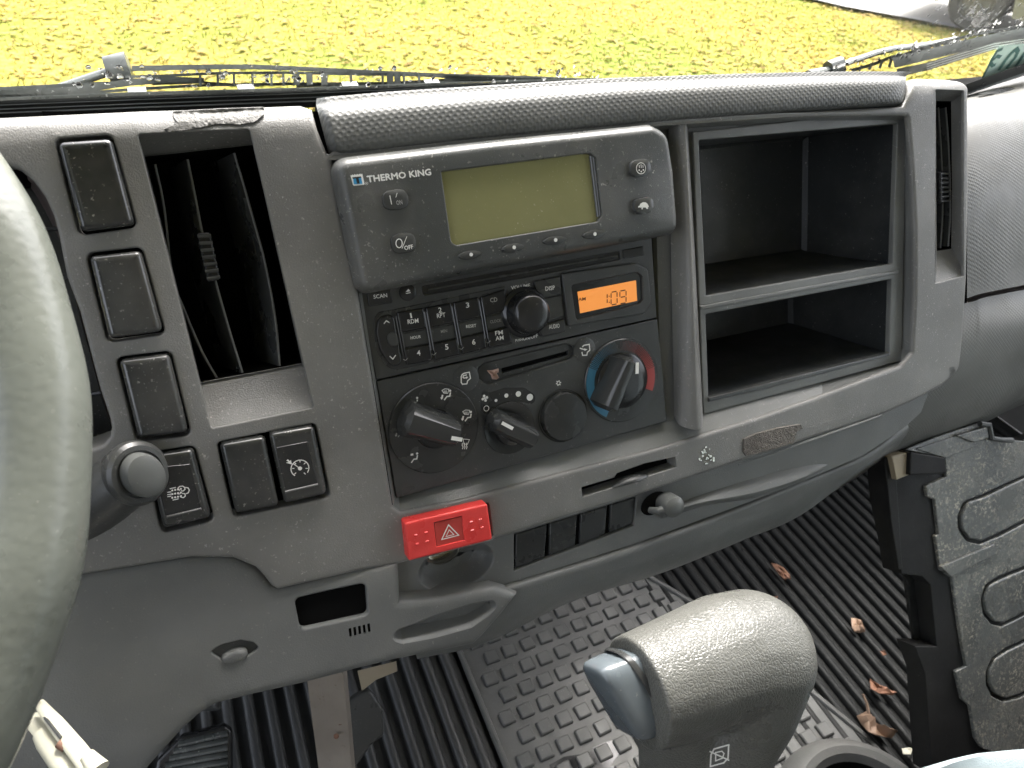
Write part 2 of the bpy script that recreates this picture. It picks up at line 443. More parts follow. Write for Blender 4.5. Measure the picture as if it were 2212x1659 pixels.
def lathe(name, material, c, prof, fr=None, w=0, seg=40, sx=1, sy=1, ex=2, rot=0, parent=None, **kw):
    """c photo pixel of the centre (on plane w); prof [(radius, w relative)]; superellipse exponent ex"""
    fr = fr or DASH; cu_, cv_ = fr.uv(c[0], c[1], w); V, Fc = [], []; n = len(prof)
    for rr, ww in prof:
        for j in range(seg):
            a = 2*math.pi*j/seg; ca, sa = math.cos(a), math.sin(a)
            x = abs(ca)**(2/ex)*(1 if ca > 0 else -1)*rr*sx; y = abs(sa)**(2/ex)*(1 if sa > 0 else -1)*rr*sy
            V.append(fr.pt(cu_+x*math.cos(rot)-y*math.sin(rot), cv_+x*math.sin(rot)+y*math.cos(rot), w+ww))
    for i in range(n-1):
        for j in range(seg): Fc.append((i*seg+j, i*seg+(j+1) % seg, (i+1)*seg+(j+1) % seg, (i+1)*seg+j))
    Fc.append(tuple((n-1)*seg+j for j in range(seg)))
    return from_data(name, V, Fc, material, parent, **kw)
def pxlen(c, dx, dy, w=0, fr=None):
    fr = fr or DASH; a = fr.uv(c[0]-dx, c[1]-dy, w); b = fr.uv(c[0]+dx, c[1]+dy, w); return math.hypot(a[0]-b[0], a[1]-b[1])/2
def dome(name, material, c, rx, ry, h, w=0, ex=2.6, parent=None, fr=None, flat=.75, **kw):
    sx = pxlen(c, rx, 0, w, fr); sy = pxlen(c, 0, ry, w, fr)
    prof = [(1, -.003), (1, h*.45), (.985, h*.62), (.94, h*.8), (flat, h*.96), (flat*.6, h), (.01, h)]
    return lathe(name, material, c, prof, fr, w, 36, sx, sy, ex, parent=parent, **kw)

class Print:                                # thin flat marks on a surface
    def __init__(s, w, fr=None, wpx=1.0): s.mb = MB(); s.w = w; s.fr = fr or DASH
    def stroke(s, pts, wid, closed=False):
        q = [Vector(s.fr.uv(x, y, s.w)) for x, y in pts]; h = pxlen(pts[0], wid/2, 0, s.w, s.fr); h = abs(h)
        if closed: q = q+[q[0]]
        n = len(q); Lf, Rt = [], []
        for i in range(n):
            if closed: a, b = q[(i-1) % (n-1)], q[(i+1) % (n-1)] if i < n-1 else q[1]
            else: a, b = q[max(0, i-1)], q[min(n-1, i+1)]
            t1 = (q[i]-a); t2 = (b-q[i]); t1 = t1.normalized() if t1.length > 1e-9 else t2.normalized(); t2 = t2.normalized() if t2.length > 1e-9 else t1
            m_ = t1+t2; m_ = m_.normalized() if m_.length > .2 else t1; nn = Vector((-m_.y, m_.x)); k = min(1.8, 1/max(.4, m_.dot(t1)))
            Lf.append(q[i]+nn*h*k); Rt.append(q[i]-nn*h*k)
        V = [s.fr.pt(p.x, p.y, s.w) for p in Lf]+[s.fr.pt(p.x, p.y, s.w) for p in Rt]
        s.mb.add(V, [(i, n+i, n+i+1, i+1) for i in range(n-1)]); return s
    def poly(s, pts):
        s.mb.add([s.fr.at(x, y, s.w) for x, y in pts], [tuple(range(len(pts)))]); return s
    def disc(s, c, r, r2=0, a0=0, a1=360, seg=28):
        cu_, cv_ = s.fr.uv(c[0], c[1], s.w); r = pxlen(c, 0, r, s.w, s.fr); r2 = pxlen(c, 0, r2, s.w, s.fr) if r2 else 0
        an = [R(a0+(a1-a0)*i/seg) for i in range(seg+1)]
        o = [s.fr.pt(cu_+r*math.cos(a), cv_+r*math.sin(a), s.w) for a in an]
        if r2:
            i_ = [s.fr.pt(cu_+r2*math.cos(a), cv_+r2*math.sin(a), s.w) for a in an]; n = len(an)
            s.mb.add(o+i_, [(i, i+1, n+i+1, n+i) for i in range(n-1)])
        else: s.mb.add(o[:-1], [tuple(range(seg))])
        return s
    def build(s, name, material, parent=None, **kw): return s.mb.build(name, material, parent, sharp=None, **kw)
def text(txt, p0, p1, hpx, material, w, parent, fr=None, bold=0.012, name='lettering', fat=0, **kw):
    """baseline from pixel p0 to pixel p1, cap height hpx pixels"""
    fr = fr or DASH; cd = bpy.data.curves.new('t', 'FONT'); cd.body = txt; cd.size = 1; cd.offset = bold; cd.resolution_u = 2
    ob = bpy.data.objects.new('t', cd); me = bpy.data.meshes.new_from_object(ob); bpy.data.objects.remove(ob)
    xs = [v.co.x for v in me.vertices]; ys = [v.co.y for v in me.vertices]; x0, x1, y1 = min(xs), max(xs), max(ys)
    a = Vector(fr.uv(p0[0], p0[1], w)); b = Vector(fr.uv(p1[0], p1[1], w)); d = (b-a); Lw = d.length; d.normalize(); nn = Vector((-d.y, d.x))
    hh = pxlen(p0, 0, hpx/2, w, fr)*2
    for v in me.vertices:
        q = a + d*((v.co.x-x0)/(x1-x0)*Lw) + nn*(v.co.y/y1*hh); v.co = fr.pt(q.x, q.y, w)
    if fat:
        bm = bmesh.new(); bm.from_mesh(me); base = bm.verts[:]; src = bm.faces[:]
        for k, (a_, b_) in enumerate(((1,0),(-1,0),(0,1),(0,-1))):
            r_ = bmesh.ops.duplicate(bm, geom=src)
            for v in r_['geom']:
                if isinstance(v, bmesh.types.BMVert): v.co += fr.U*(a_*fat)+fr.V*(b_*fat)+fr.N*(.00001*(k+1))
        bm.to_mesh(me); bm.free()
    return link(name, me, material, parent, sharp=None, **kw)

# ================================================================== THE DASHBOARD
dash = thing('dashboard', 'grey plastic truck dashboard with two vents, open cubbies and centre controls', 'dashboard', DASH.pt(0, -.1, -.05))
VTP = [DASH.uv(*s_, 0) for s_ in ((-650,300),(0,249),(650,227),(1300,185),(2040,168),(2400,150))]                 # height of the top edge
def VTf(u):
    for (a, b), (c, d) in zip(VTP, VTP[1:]):
        if u <= c: return b+(d-b)*(u-a)/(c-a)
    return VTP[-1][1]
def wf_top(u, v):                            # the fascia rolls away towards the windshield at its top edge
    r = .011; d = v-(VTf(u)-r)
    w = 0
    if d > 0: d = min(d, r*.9); w = -(r-math.sqrt(r*r-d*d))
    if u > .335: w -= (u-.335)**2*.25
    return w
opA = [(718,352),(745,500),(775,634),(812,862),(849,1094),(866,1106),(996,1081),(1212,1023),(1415,971),(1504,944),(1632,905),(1776,855),(1948,790),(1972,762),(1978,640),(1978,480),(1970,340),(1962,250),(1700,254),(1430,270),(1060,305),(722,340)]
opB = [(738,354),(766,500),(791,634),(824,862),(857,1064),(861,1074),(1000,1036),(1212,976),(1415,917),(1500,893),(1632,858),(1776,826),(1944,780),(1947,752),(1950,640),(1951,480),(1950,340),(1950,262),(1700,264),(1430,280),(1060,315),(740,346)]
outl = [(-650,304),(0,252),(300,238),(500,232),(650,226),(676,236),(688,280),(708,330),(722,332),(1060,296),(1430,260),(1700,242),(1952,228),
        (1964,176,6),(1990,168),(2045,170),(2084,176,8),(2093,215),(2094,400),(2090,600),(2082,725),(2074,800,10),(2035,836),(1977,866),(1909,896),
        (1606,996),(1488,1035),(1374,1073),(1109,1155),(1068,1166),(1062,1172),(885,1214),(862,1221),(796,1231),(600,1276),(586,1268),(572,1249),(551,1227),(504,1208),(414,1206),(151,1249),(-650,1370)]
cluster = [(-600,340),(0,351),(43,367),(72,392),(97,425),(115,464),(126,504),(144,597),(173,675),(216,840),(238,905),(241,925),(238,945),(222,962),(187,975),(60,1000),(-600,1100)]
sw_quads = [ [A(335,845), A(668,822), A(812,1352), A(478,1398)],
             [Dd(525,57), Dd(845,22), Dd(982,520), Dd(650,566)],
             [Dd(705,682), Dd(1018,645), Dd(1136,1128), Dd(825,1165)],
             [Dd(868,1258), Dd(1160,1215), Dd(1275,1640), Dd(978,1712)] ]
sw_pair = [ [Dd(1312,1187), Dd(1592,1138), Dd(1686,1570), Dd(1412,1620)], [Dd(1608,1122), Dd(1888,1075), Dd(1972,1500), Dd(1704,1560)] ]
def grow(q, k):
    cx = sum(p[0] for p in q)/len(q); cy = sum(p[1] for p in q)/len(q)
    out = []
    for x, y in q:
        d = math.hypot(x-cx, y-cy); out.append((x+(x-cx)/d*k, y+(y-cy)/d*k))
    return out
vl_hole = [A(826,806), A(1497,776), Dd(1882,972), Dd(1268,1098)]
vl_in = [A(868,940), A(1532,868), Dd(1812,705), Dd(1205,818)]
vr_hole = [Cc(1680,538), Cc(1850,545), Ff(1850,182), Ff(1680,226)]
vr_in = [Cc(1684,606), Cc(1846,608), Cc(1853,1482), Cc(1690,1506)]
haz = [Hh(458,190), Hh(962,72), Hh(992,292), Hh(484,422)]
card = [Ee(1524,1450), Ee(1720,1392), Ee(1735,1366), Ee(1905,1306), Ee(2086,1268), Ee(2094,1328), Ee(1920,1385), Ee(1530,1508)]
hs_sw = hole_soft(.012, .0009)
pairhole = [Dd(1300,1180), Dd(1892,1062), Dd(1984,1510), Dd(1402,1632)]
holes = [dict(pts=opA, r=2, prof=hole_soft(.0035, .0022)), dict(pts=cluster, r=0, prof=hole_soft(.03, .0015))]
holes += [dict(pts=grow(q, 6), r=2.8, prof=hs_sw) for q in sw_quads]
holes += [dict(pts=pairhole, r=2.4, prof=hs_sw), dict(pts=vl_hole, r=1.4, prof=hole_soft(.002, .0006)), dict(pts=vr_hole, r=1, prof=hole_soft(.002, .0006)),
          dict(pts=[Hh(452,184), Hh(966,66), Hh(1040,330), Hh(520,462)], r=1.5, prof=hole_soft(.01, .0008)), dict(pts=card, r=.5, prof=hole_soft(.012, .0005))]
# the lower edge of the hazard cut-out breaks through the edge of the fascia, so keep it inside
holes[-2]['pts'] = [Hh(452,184), Hh(966,66), Hh(994,282), Hh(478,408)]
fascia = plate('fascia', 'fascia_plastic', outl, 0, [(-.0004, -.014), (-.0003, -.008), (0, -.004), (.0006, -.0012), (.0016, -.0003), (.003, 0)], holes, wf=wf_top, grid=.007, step=.006, parent=dash)
def bridge(name, pa, wa, pb, wb, material, parent, mid=None, closed=True, **kw):
    mb = MB(); n = len(pa)
    va = [DASH.at(x, y, wa+wf_top(*DASH.uv(x, y, wa))) for x, y in pa]; vb = [DASH.at(x, y, wb) for x, y in pb]
    rows = [va] + [[a.lerp(b, t) for a, b in zip(va, vb)] for t in (mid or [])] + [vb]; V = sum(rows, [])
    F_ = [(k*n+i, k*n+(i+1) % n, (k+1)*n+(i+1) % n, (k+1)*n+i) for k in range(len(rows)-1) for i in range(n if closed else n-1)]
    return from_data(name, V, F_, material, parent, **kw)
bridge('recess_surround', grow(opA, 0), -.0022, opB, -.012, 'ledge_plastic', dash, sharp=18)
bridge('vent_surround', vl_hole, -.0016, vl_in, -.018, 'fascia_plastic', dash, sharp=20)
bridge('vent_surround', vr_hole, -.0016, vr_in, -.014, 'fascia_plastic', dash, sharp=20)
cu_q = [Cc(262,840), Cc(1456,740), Ff(1424,108), Ff(306,300)]
cl_q = [Ff(303,410), Ff(1417,200), Ff(1405,642), Ff(320,912)]
cubfr = [(1494,286),(1950,240),(1950,772),(1519,892)]
plate('centre_panel', 'lower_plastic', [(720,338),(1060,305),(1430,272),(1955,232),(1958,790),(1776,836),(1500,903),(1212,986),(1000,1046),(852,1084)], -.0125, [(0,-.002),(0,0)],
      [dict(pts=grow(cu_q, 4), prof=[(0,0),(0,-.004)]), dict(pts=grow(cl_q, 4), prof=[(0,0),(0,-.004)]), dict(pts=[(800,560),(1418,480),(1428,880),(860,1050)], prof=[(0,0),(0,-.004)])], parent=dash)
# storage cubbies: a frame and two open boxes
fo = [Cc(225,790), Cc(1510,655), Ff(1478,690), Ff(290,1010)]
plate('cubby_frame', 'ledge_plastic', fo, -.0095, soft(.004, .0008), [dict(pts=cu_q, r=1.2, prof=hole_soft(.004,.0008)), dict(pts=cl_q, r=1.2, prof=hole_soft(.004,.0008))], parent=dash, label='frame round the two open storage cubbies')
plate('cubby_lip', 'ledge_plastic', [Ff(272,362), Ff(800,265), Ff(1462,146), Ff(1464,166), Ff(800,288), Ff(272,388)], -.0078, soft(.004, .0008), parent=dash)
plate('cubby_lip', 'black_plastic', [Ff(322,912), Ff(1405,644), Ff(1410,662), Ff(700,850), Ff(322,938)], -.008, soft(.004, .0008), parent=dash)
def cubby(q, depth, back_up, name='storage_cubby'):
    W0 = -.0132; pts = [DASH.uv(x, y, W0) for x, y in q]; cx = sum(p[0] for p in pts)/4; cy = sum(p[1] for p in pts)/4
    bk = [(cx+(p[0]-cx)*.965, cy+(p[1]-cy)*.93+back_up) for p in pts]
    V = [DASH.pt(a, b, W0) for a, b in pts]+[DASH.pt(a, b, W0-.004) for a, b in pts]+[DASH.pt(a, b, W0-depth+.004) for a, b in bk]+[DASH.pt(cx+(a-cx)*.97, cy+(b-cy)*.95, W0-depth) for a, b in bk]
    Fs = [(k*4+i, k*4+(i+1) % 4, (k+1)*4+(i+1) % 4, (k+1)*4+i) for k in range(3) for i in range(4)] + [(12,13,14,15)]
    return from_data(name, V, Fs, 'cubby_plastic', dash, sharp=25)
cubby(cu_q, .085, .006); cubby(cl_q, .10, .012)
# pillar between the radio and the cubbies
loft('divider_pillar', [[(1443,268,-.011),(1456,268,-.006),(1470,267,-.002),(1482,267,-.001),(1485,268,-.011)],
                        [(1447,420,-.011),(1464,420,-.005),(1480,420,-.000),(1491,420,.000),(1494,420,-.011)],
                        [(1450,600,-.011),(1468,600,-.004),(1488,602,.002),(1500,602,.002),(1504,600,-.011)],
                        [(1454,780,-.011),(1468,790,-.003),(1493,800,.003),(1509,800,.003),(1513,785,-.011)],
                        [(1456,900,-.011),(1468,918,-.003),(1496,928,.003),(1516,925,.003),(1519,905,-.011)]], 'fascia_plastic', parent=dash)
# padded roll along the top, dimpled
def tops(x): 
    xs = [(676,224),(800,211),(1000,198),(1300,179),(1600,168),(1800,163),(1965,163)]
    for (a, b), (c, d) in zip(xs, xs[1:]):
        if x <= c: return b+(d-b)*(x-a)/(c-a)
    return xs[-1][1]
def bots(x):
    xs = [(676,330),(720,342),(1000,312),(1430,270),(1700,248),(1965,228)]
    for (a, b), (c, d) in zip(xs, xs[1:]):
        if x <= c: return b+(d-b)*(x-a)/(c-a)
    return xs[-1][1]
xsr = [682,700,740,860,1000,1150,1300,1430,1560,1700,1830,1930,1957]
rows = []
for t, w in ((-.02,-.075),(0,-.024),(.03,-.012),(.10,-.004),(.24,.0005),(.46,.0022),(.7,.0028),(.87,.0018),(.96,-.003),(1.03,-.013)):
    r_ = []
    for i, x in enumerate(xsr):
        a, b = tops(x), bots(x); e = (-.006 if i in (0, len(xsr)-1) else 0)
        if t < 0: p = DASH.at(x, a, -.024); r_.append(p + Vector((0, .05, -.055))); continue
        xx = x + (28*t if x < 760 else (10*t if x < 1000 else 0))*(1 if x < 720 else .6)
        r_.append(DASH.at(xx, a+(b-a)*t, w+e))
    rows.append(r_)
loft3('padded_top', rows, 'padded_plastic', nu=5, nv=5, parent=dash, label='dimpled soft roll along the top of the centre console')
# lower tray face and lower cover
def rowat(pts, f=None): return [DASH.at(*p) for p in pts]
T0 = [(855,1218,-.004),(1000,1182,-.004),(1180,1130,-.004),(1400,1062,-.004),(1606,992,-.004),(1760,938,-.004),(1900,893,-.006),(2010,845,-.010)]
T1 = [(858,1240,-.006),(1003,1205,-.006),(1182,1150,-.006),(1402,1080,-.006),(1608,1008,-.007),(1765,950,-.008),(1895,905,-.010),(1990,870,-.014)]
T2 = [(866,1298,-.010),(1010,1280,-.010),(1176,1233,-.010),(1380,1168,-.010),(1560,1102,-.012),(1700,1045,-.014),(1862,978,-.017),(1955,915,-.020)]
rF = [DASH.at(*p) for p in T0], [DASH.at(*p) for p in T1], [DASH.at(*p) for p in T2]
ell = lambda cx, cy, a, b, rot, n=28: [(cx+a*math.cos(t)*math.cos(rot)-b*math.sin(t)*math.sin(rot), cy+a*math.cos(t)*math.sin(rot)+b*math.sin(t)*math.cos(rot)) for t in (2*math.pi*i/n for i in range(n))]
bowl = ell(*Hh(772,448), 84, 46, R(-20))
q4 = [Hh(1118,256), Hh(1856,28), Hh(1838,205), Hh(1118,476)]
plate('tray_face', 'lower_plastic', [(848,1205),(1000,1165),(1180,1110),(1400,1045),(1606,975),(1760,920),(1900,880),(2010,835),(1990,890),(1955,922),(1862,985),(1704,1052),(1560,1106),(1380,1172),(1176,1237),(1068,1268),(960,1296),(880,1303,3),(862,1290,3)], -.0075, [(0,-.02),(0,0)],
      [dict(pts=bowl, prof=[(-.0016,0),(-.0010,-.0001),(-.0004,-.0004),(0,-.0012),(.0015,-.005),(.004,-.010),(.008,-.0135),(.012,-.0145)], cap=True),
       dict(pts=q4, r=.6, prof=hole_soft(.004,.0006))], parent=dash, step=.01, wf=lambda u, v: -.12*max(0, u-.30)*.35)
B0 = [(T2[i][0], T2[i][1]-4, -.013-.001*i) for i in range(8)]
B1 = [(862,1306,-.0045),(1010,1289,-.0045),(1178,1243,-.0045),(1384,1177,-.0045),(1564,1110,-.006),(1706,1052,-.009),(1868,984,-.013),(1962,920,-.018)]
B2 = [(866,1330,-.004),(1012,1312,-.004),(1184,1262,-.004),(1390,1196,-.004),(1570,1126,-.006),(1712,1066,-.009),(1872,994,-.013),(1962,932,-.019)]
B3 = [(890,1390,-.010),(1035,1350,-.009),(1210,1286,-.009),(1410,1222,-.010),(1590,1150,-.012),(1722,1092,-.015),(1868,1008,-.020),(1950,950,-.026)]
B4 = [(900,1420,-.030),(1048,1386,-.028),(1238,1297,-.028),(1430,1237,-.030),(1606,1166,-.032),(1730,1112,-.034),(1862,1014,-.040),(1938,966,-.046)]
B5 = [(900,1424,-.09),(1050,1388,-.09),(1238,1296,-.09),(1430,1234,-.09),(1606,1162,-.09),(1730,1108,-.09),(1862,1010,-.09),(1938,962,-.09)]
loft3('lower_cover', [[DASH.at(*p) for p in r_] for r_ in (B0,B1,B2,B3,B4,B5)], 'lower_plastic', nu=6, nv=5, parent=dash)
# sloping finger pull that catches the light, right of the hook
loft('pull_recess', [[Ff(90,1560,-.0095), Ff(300,1470,-.0095), Ff(700,1340,-.0095), Ff(1000,1255,-.012), Ff(1140,1244,-.015)],
                     [Ff(60,1600,-.004), Ff(300,1535,-.0015), Ff(600,1480,-.001), Ff(900,1385,-.003), Ff(1140,1256,-.012)],
                     [Ff(30,1650,-.0085), Ff(300,1560,-.0075), Ff(600,1510,-.0075), Ff(900,1405,-.010), Ff(1145,1262,-.014)]], 'lower_plastic', parent=dash)
# raised grab rail lit along its top, below the fascia
DM = [Ff(500,1312), Ff(700,1250), Ff(900,1178), Ff(1100,1108), Ff(1250,1056), Ff(1352,1018)]
mb = MB(); mb.tube([DASH.at(x, y, -.001) for x, y in DM], [.0004,.0007,.0011,.0014,.0014,.0012], 12); mb.build('grab_edge', 'lower_plastic', dash)
# driver side knee panel
kp = [(-650,1360),(151,1241),(414,1198),(506,1200),(553,1222),(576,1244),(590,1262),(602,1269),(700,1247),(796,1224),(862,1214),(866,1300),(960,1292),(1068,1269),(1122,1284),(1086,1330),(1046,1376),(1025,1396),(942,1413),(855,1430),(773,1450),(742,1459),(659,1481),(540,1508),(468,1526),(432,1548),(396,1580),(322,1662),(180,1900),(-300,2300),(-900,2400)]
VK = DASH.uv(700, 1256, 0)[1]
def wf_knee(u, v):
    d = VK-v; w = -.0027 + .0045*math.sin(min(1, max(0, d)/.06)*math.pi/2) - .10*max(0, d-.055)
    # hollow on the steering column side
    k = math.exp(-(((u+.06)/.05)**2+((d-.012)/.02)**2)); w += .006*k
    k2 = 1/(1+math.exp((u+.045)/.012)); w += k2*(.035*max(0, d)*1.4)
    return w
dark_rect = [Gg(1768,640), Gg(2190,550), Gg(2212,740), Gg(1800,830)]
dr = [Gg(1765,645), Hh(228,550), Hh(242,742), Gg(1802,830)]
slots = [[Hh(125+28*i, 822-7*i), Hh(142+28*i, 818-7*i), Hh(147+28*i, 871-7*i), Hh(131+28*i, 876-7*i)] for i in range(5)]
scoop = [Hh(425,845), Hh(620,770), Hh(860,690), Hh(985,668), Hh(1000,690), Hh(960,730), Hh(860,800), Hh(640,860), Hh(450,895), Hh(405,880)]
lat = [Gg(1256,965), Gg(1330,920), Gg(1440,892), Gg(1520,905), Gg(1558,942), Gg(1500,985), Gg(1400,1025), Gg(1330,1015)]
plate('knee_panel', 'lower_plastic', kp, 0, [(-.004,-.055),(-.001,-.02),(0,-.005),(.0008,-.0022),(.0024,-.0006),(.005,0)],
      [dict(pts=dr, r=3, prof=hole_soft(.006,.0012)), dict(pts=scoop, r=2, prof=[(-.002,0),(-.0004,-.0015),(.0005,-.004),(.003,-.009),(.006,-.011)], cap=True),
       dict(pts=lat, r=1.5, prof=hole_soft(.004,.0006))] + [dict(pts=s, r=.3, prof=[(0,0),(0,-.004)]) for s in slots], wf=wf_knee, grid=.006, step=.006, parent=dash, label='smooth knee panel below the steering column')
for s in slots: plate('slot', 'dark_void', grow(s, 1), -.001, [(0,-.001),(0,0)], wf=wf_knee, parent=dash)
plate('socket_cover', 'dark_void', grow(dr, 3), -.0035, [(0,-.002),(0,0)], wf=wf_knee, parent=dash, r=2, label='blank black rectangular opening')
lt = plate('latch_plate', 'black_plastic', grow(lat, 1), -.0025, [(0,-.002),(0,0)], wf=wf_knee, parent=dash)
kq = DASH.uvf(*Gg(1408,978), 0, wf_knee)
o = dome('latch_button', 'lower_plastic', Gg(1408,978), 28, 13, .004, wf_knee(*kq)-.002, 2.2, parent=dash)
# round socket recess with a bright ring, under the hazard switch
lathe('socket_ring', 'chrome', Hh(715,360), [(.0120,-.016),(.0125,-.010),(.0113,-.0092),(.0106,-.010),(.0102,-.016)], seg=40, parent=dash)
# oblong blanking plates in a row
plate('blank_frame', 'dark_void', grow(q4, 3), -.0108, [(0,-.002),(0,0)], r=.5, parent=dash)
for i in range(4):
    xa = [1130,1335,1520,1700][i]; xb = [1318,1500,1680,1850][i]
    ty = lambda x: 256-(x-1118)*.309; by = lambda x: 474-(x-1118)*.376
    k = .985
    plate('switch_blank', 'vent_black', [Hh(xa, ty(xa)+3), Hh(xb, ty(xb)+3), Hh(xb-(14 if i < 3 else 20), by(xb)-4), Hh(xa-6, by(xa)-6)], -.0085, soft(.003,.0012), r=.8, parent=dash)
# passenger side of the dashboard (set further back), its top shelf and crease
PW = -.03
loft('passenger_panel', [[(2089,204,-.25),(2130,190,-.25),(2260,148,-.25),(2500,62,-.25)],
                         [(2089,222,-.16),(2130,214,-.17),(2260,190,-.17),(2500,150,-.17)],
                         [(2089,236,-.09),(2130,230,-.09),(2260,222,-.09),(2500,200,-.09)],
                         [(2089,262,-.05),(2130,255,-.05),(2260,250,-.05),(2500,235,-.05)],
                         [(2089,400,-.028),(2130,395,-.028),(2260,390,-.03),(2500,380,-.035)],
                         [(2089,644,-.024),(2130,632,-.024),(2260,606,-.026),(2500,555,-.03)]], 'passenger_plastic', nu=5, nv=6, parent=dash, label='finely textured passenger side panel')
loft('panel_crease', [[(2089,642,-.026),(2130,630,-.026),(2260,604,-.028),(2500,553,-.032)], [(2089,650,-.034),(2130,638,-.034),(2260,612,-.036),(2500,561,-.04)], [(2089,657,-.026),(2130,645,-.026),(2260,619,-.028),(2500,568,-.032)]], 'dark_trim', parent=dash)
loft('passenger_lower', [[(1900,690,-.03),(2089,654,-.026),(2130,642,-.026),(2260,616,-.028),(2500,565,-.03)],
                         [(1900,790,-.028),(2089,740,-.022),(2130,720,-.021),(2260,690,-.022),(2500,640,-.025)],
                         [(1850,940,-.034),(2040,860,-.03),(2130,825,-.029),(2260,770,-.03),(2500,720,-.034)],
                         [(1780,1060,-.055),(1960,962,-.05),(2110,908,-.05),(2240,850,-.05),(2500,790,-.055)],
                         [(1780,1075,-.12),(1950,975,-.12),(2114,918,-.12),(2250,860,-.12),(2500,800,-.12)]], 'passenger_plastic', nu=6, nv=6, parent=dash)
loft('defroster_strip', [[Nn(1600,1262,-.20), Nn(1900,1190,-.20), Nn(2212,1192,-.20), Nn(2700,1170,-.20)], [Nn(1600,1272,-.19), Nn(1900,1262,-.19), Nn(2212,1222,-.19), Nn(2700,1200,-.19)]], 'vent_black', parent=dash)
# instrument hood and darkness behind the fascia
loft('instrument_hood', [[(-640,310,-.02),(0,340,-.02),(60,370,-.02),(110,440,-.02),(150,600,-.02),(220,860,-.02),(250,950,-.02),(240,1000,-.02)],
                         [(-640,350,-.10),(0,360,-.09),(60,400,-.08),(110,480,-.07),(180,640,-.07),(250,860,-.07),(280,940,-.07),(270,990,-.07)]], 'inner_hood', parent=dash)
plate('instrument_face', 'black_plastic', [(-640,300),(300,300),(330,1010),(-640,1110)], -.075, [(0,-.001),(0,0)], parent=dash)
mb = MB()
for (a, b), (c, d) in (((60,500),(160,490)), ((85,610),(185,596)), ((150,860),(250,842)), ((160,960),(260,940))):
    mb.tube([DASH.at(a, b, -.05), DASH.at(c, d, -.045)], .0012, 6)
mb.build('hood_seam', 'vent_black', dash)
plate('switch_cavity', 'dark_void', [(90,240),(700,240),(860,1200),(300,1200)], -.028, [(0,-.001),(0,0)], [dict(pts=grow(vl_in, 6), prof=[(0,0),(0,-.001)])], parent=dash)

# ================================================================== VENTS
def vent_box(q, depth, parent):
    pts = [DASH.uv(x, y, -.016) for x, y in grow(q, 3)]
    V = [DASH.pt(a, b, -.0165) for a, b in pts]+[DASH.pt(a, b, -.016-depth) for a, b in pts]
    return from_data('housing', V, [(i, (i+1) % 4, 4+(i+1) % 4, 4+i) for i in range(4)]+[(4,5,6,7)], 'dark_void', parent, sharp=20)
def blade(edge, w, parent, tip=.0006, deep=.045, du=.012, thick=.0016):
    e = [DASH.at(x, y, w) for x, y in edge]; e = resample(e, 6); mb = MB(); n = len(e); V = []
    off = DASH.N*-deep + DASH.U*du
    for p in e:
        for k, (s, t) in enumerate(((0,.5),(.03,1),(1,1),(1,-1),(.03,-1),(0,-.5))): V.append(p+off*s+DASH.U*(t*thick/2))
    F_ = [(i*6+k, i*6+(k+1) % 6, (i+1)*6+(k+1) % 6, (i+1)*6+k) for i in range(n-1) for k in range(6)]+[tuple(range(6)), tuple((n-1)*6+k for k in range(5,-1,-1))]
    mb.add(V, F_); o = mb.build('louvre', 'louvre_black', parent, sharp=50)
    mb = MB(); mb.tube(e, .0006, 6); mb.build('edge', 'ledge_plastic', o); return o  # lighter bead: the glint along the black blade edge, put in as colour
def tab(c0, c1, c2, c3, nr, w, parent, h=.006):
    t = plate('slider_tab', 'gloss_black', [c0, c1, c2, c3], w, soft(h, .0012), parent=parent, r=1.4)
    for i in range(nr):
        f0 = (i+.55)/nr; a = (c0[0]+(c3[0]-c0[0])*f0, c0[1]+(c3[1]-c0[1])*f0); b = (c1[0]+(c2[0]-c1[0])*f0, c1[1]+(c2[1]-c1[1])*f0)
        mb = MB(); mb.tube([DASH.at(a[0], a[1], w+.0002), DASH.at(b[0], b[1], w+.0002)], .0009, 8); mb.build('rib', 'button_plastic', t)  # ribs paler than the tab, their glints painted in
    return t
v1 = thing('air_vent', 'tall black air vent with three vertical louvres left of the radio', 'air vent', DASH.at(*A(1200,1300), -.03))
vent_box(vl_in, .055, v1)
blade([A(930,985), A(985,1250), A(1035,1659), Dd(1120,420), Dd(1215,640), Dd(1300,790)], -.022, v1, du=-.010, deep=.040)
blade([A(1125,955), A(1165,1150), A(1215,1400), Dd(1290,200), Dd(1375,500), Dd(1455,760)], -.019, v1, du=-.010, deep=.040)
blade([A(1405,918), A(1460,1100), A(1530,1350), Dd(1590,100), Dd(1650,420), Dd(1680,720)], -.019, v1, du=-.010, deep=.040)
tab(A(1180,1395), A(1262,1392), Dd(1325,205), Dd(1245,218), 7, -.012, v1)
v2 = thing('air_vent', 'narrow black air vent in the far right column of the dash', 'air vent', DASH.at(*Cc(1765,1100), -.03))
vent_box(vr_in, .05, v2)
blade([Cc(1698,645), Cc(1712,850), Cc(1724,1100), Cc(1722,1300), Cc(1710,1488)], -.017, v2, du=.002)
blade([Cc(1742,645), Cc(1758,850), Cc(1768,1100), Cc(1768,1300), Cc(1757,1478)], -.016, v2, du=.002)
tab(Cc(1708,1028), Cc(1762,1028), Cc(1766,1215), Cc(1712,1222), 7, -.010, v2, .008)

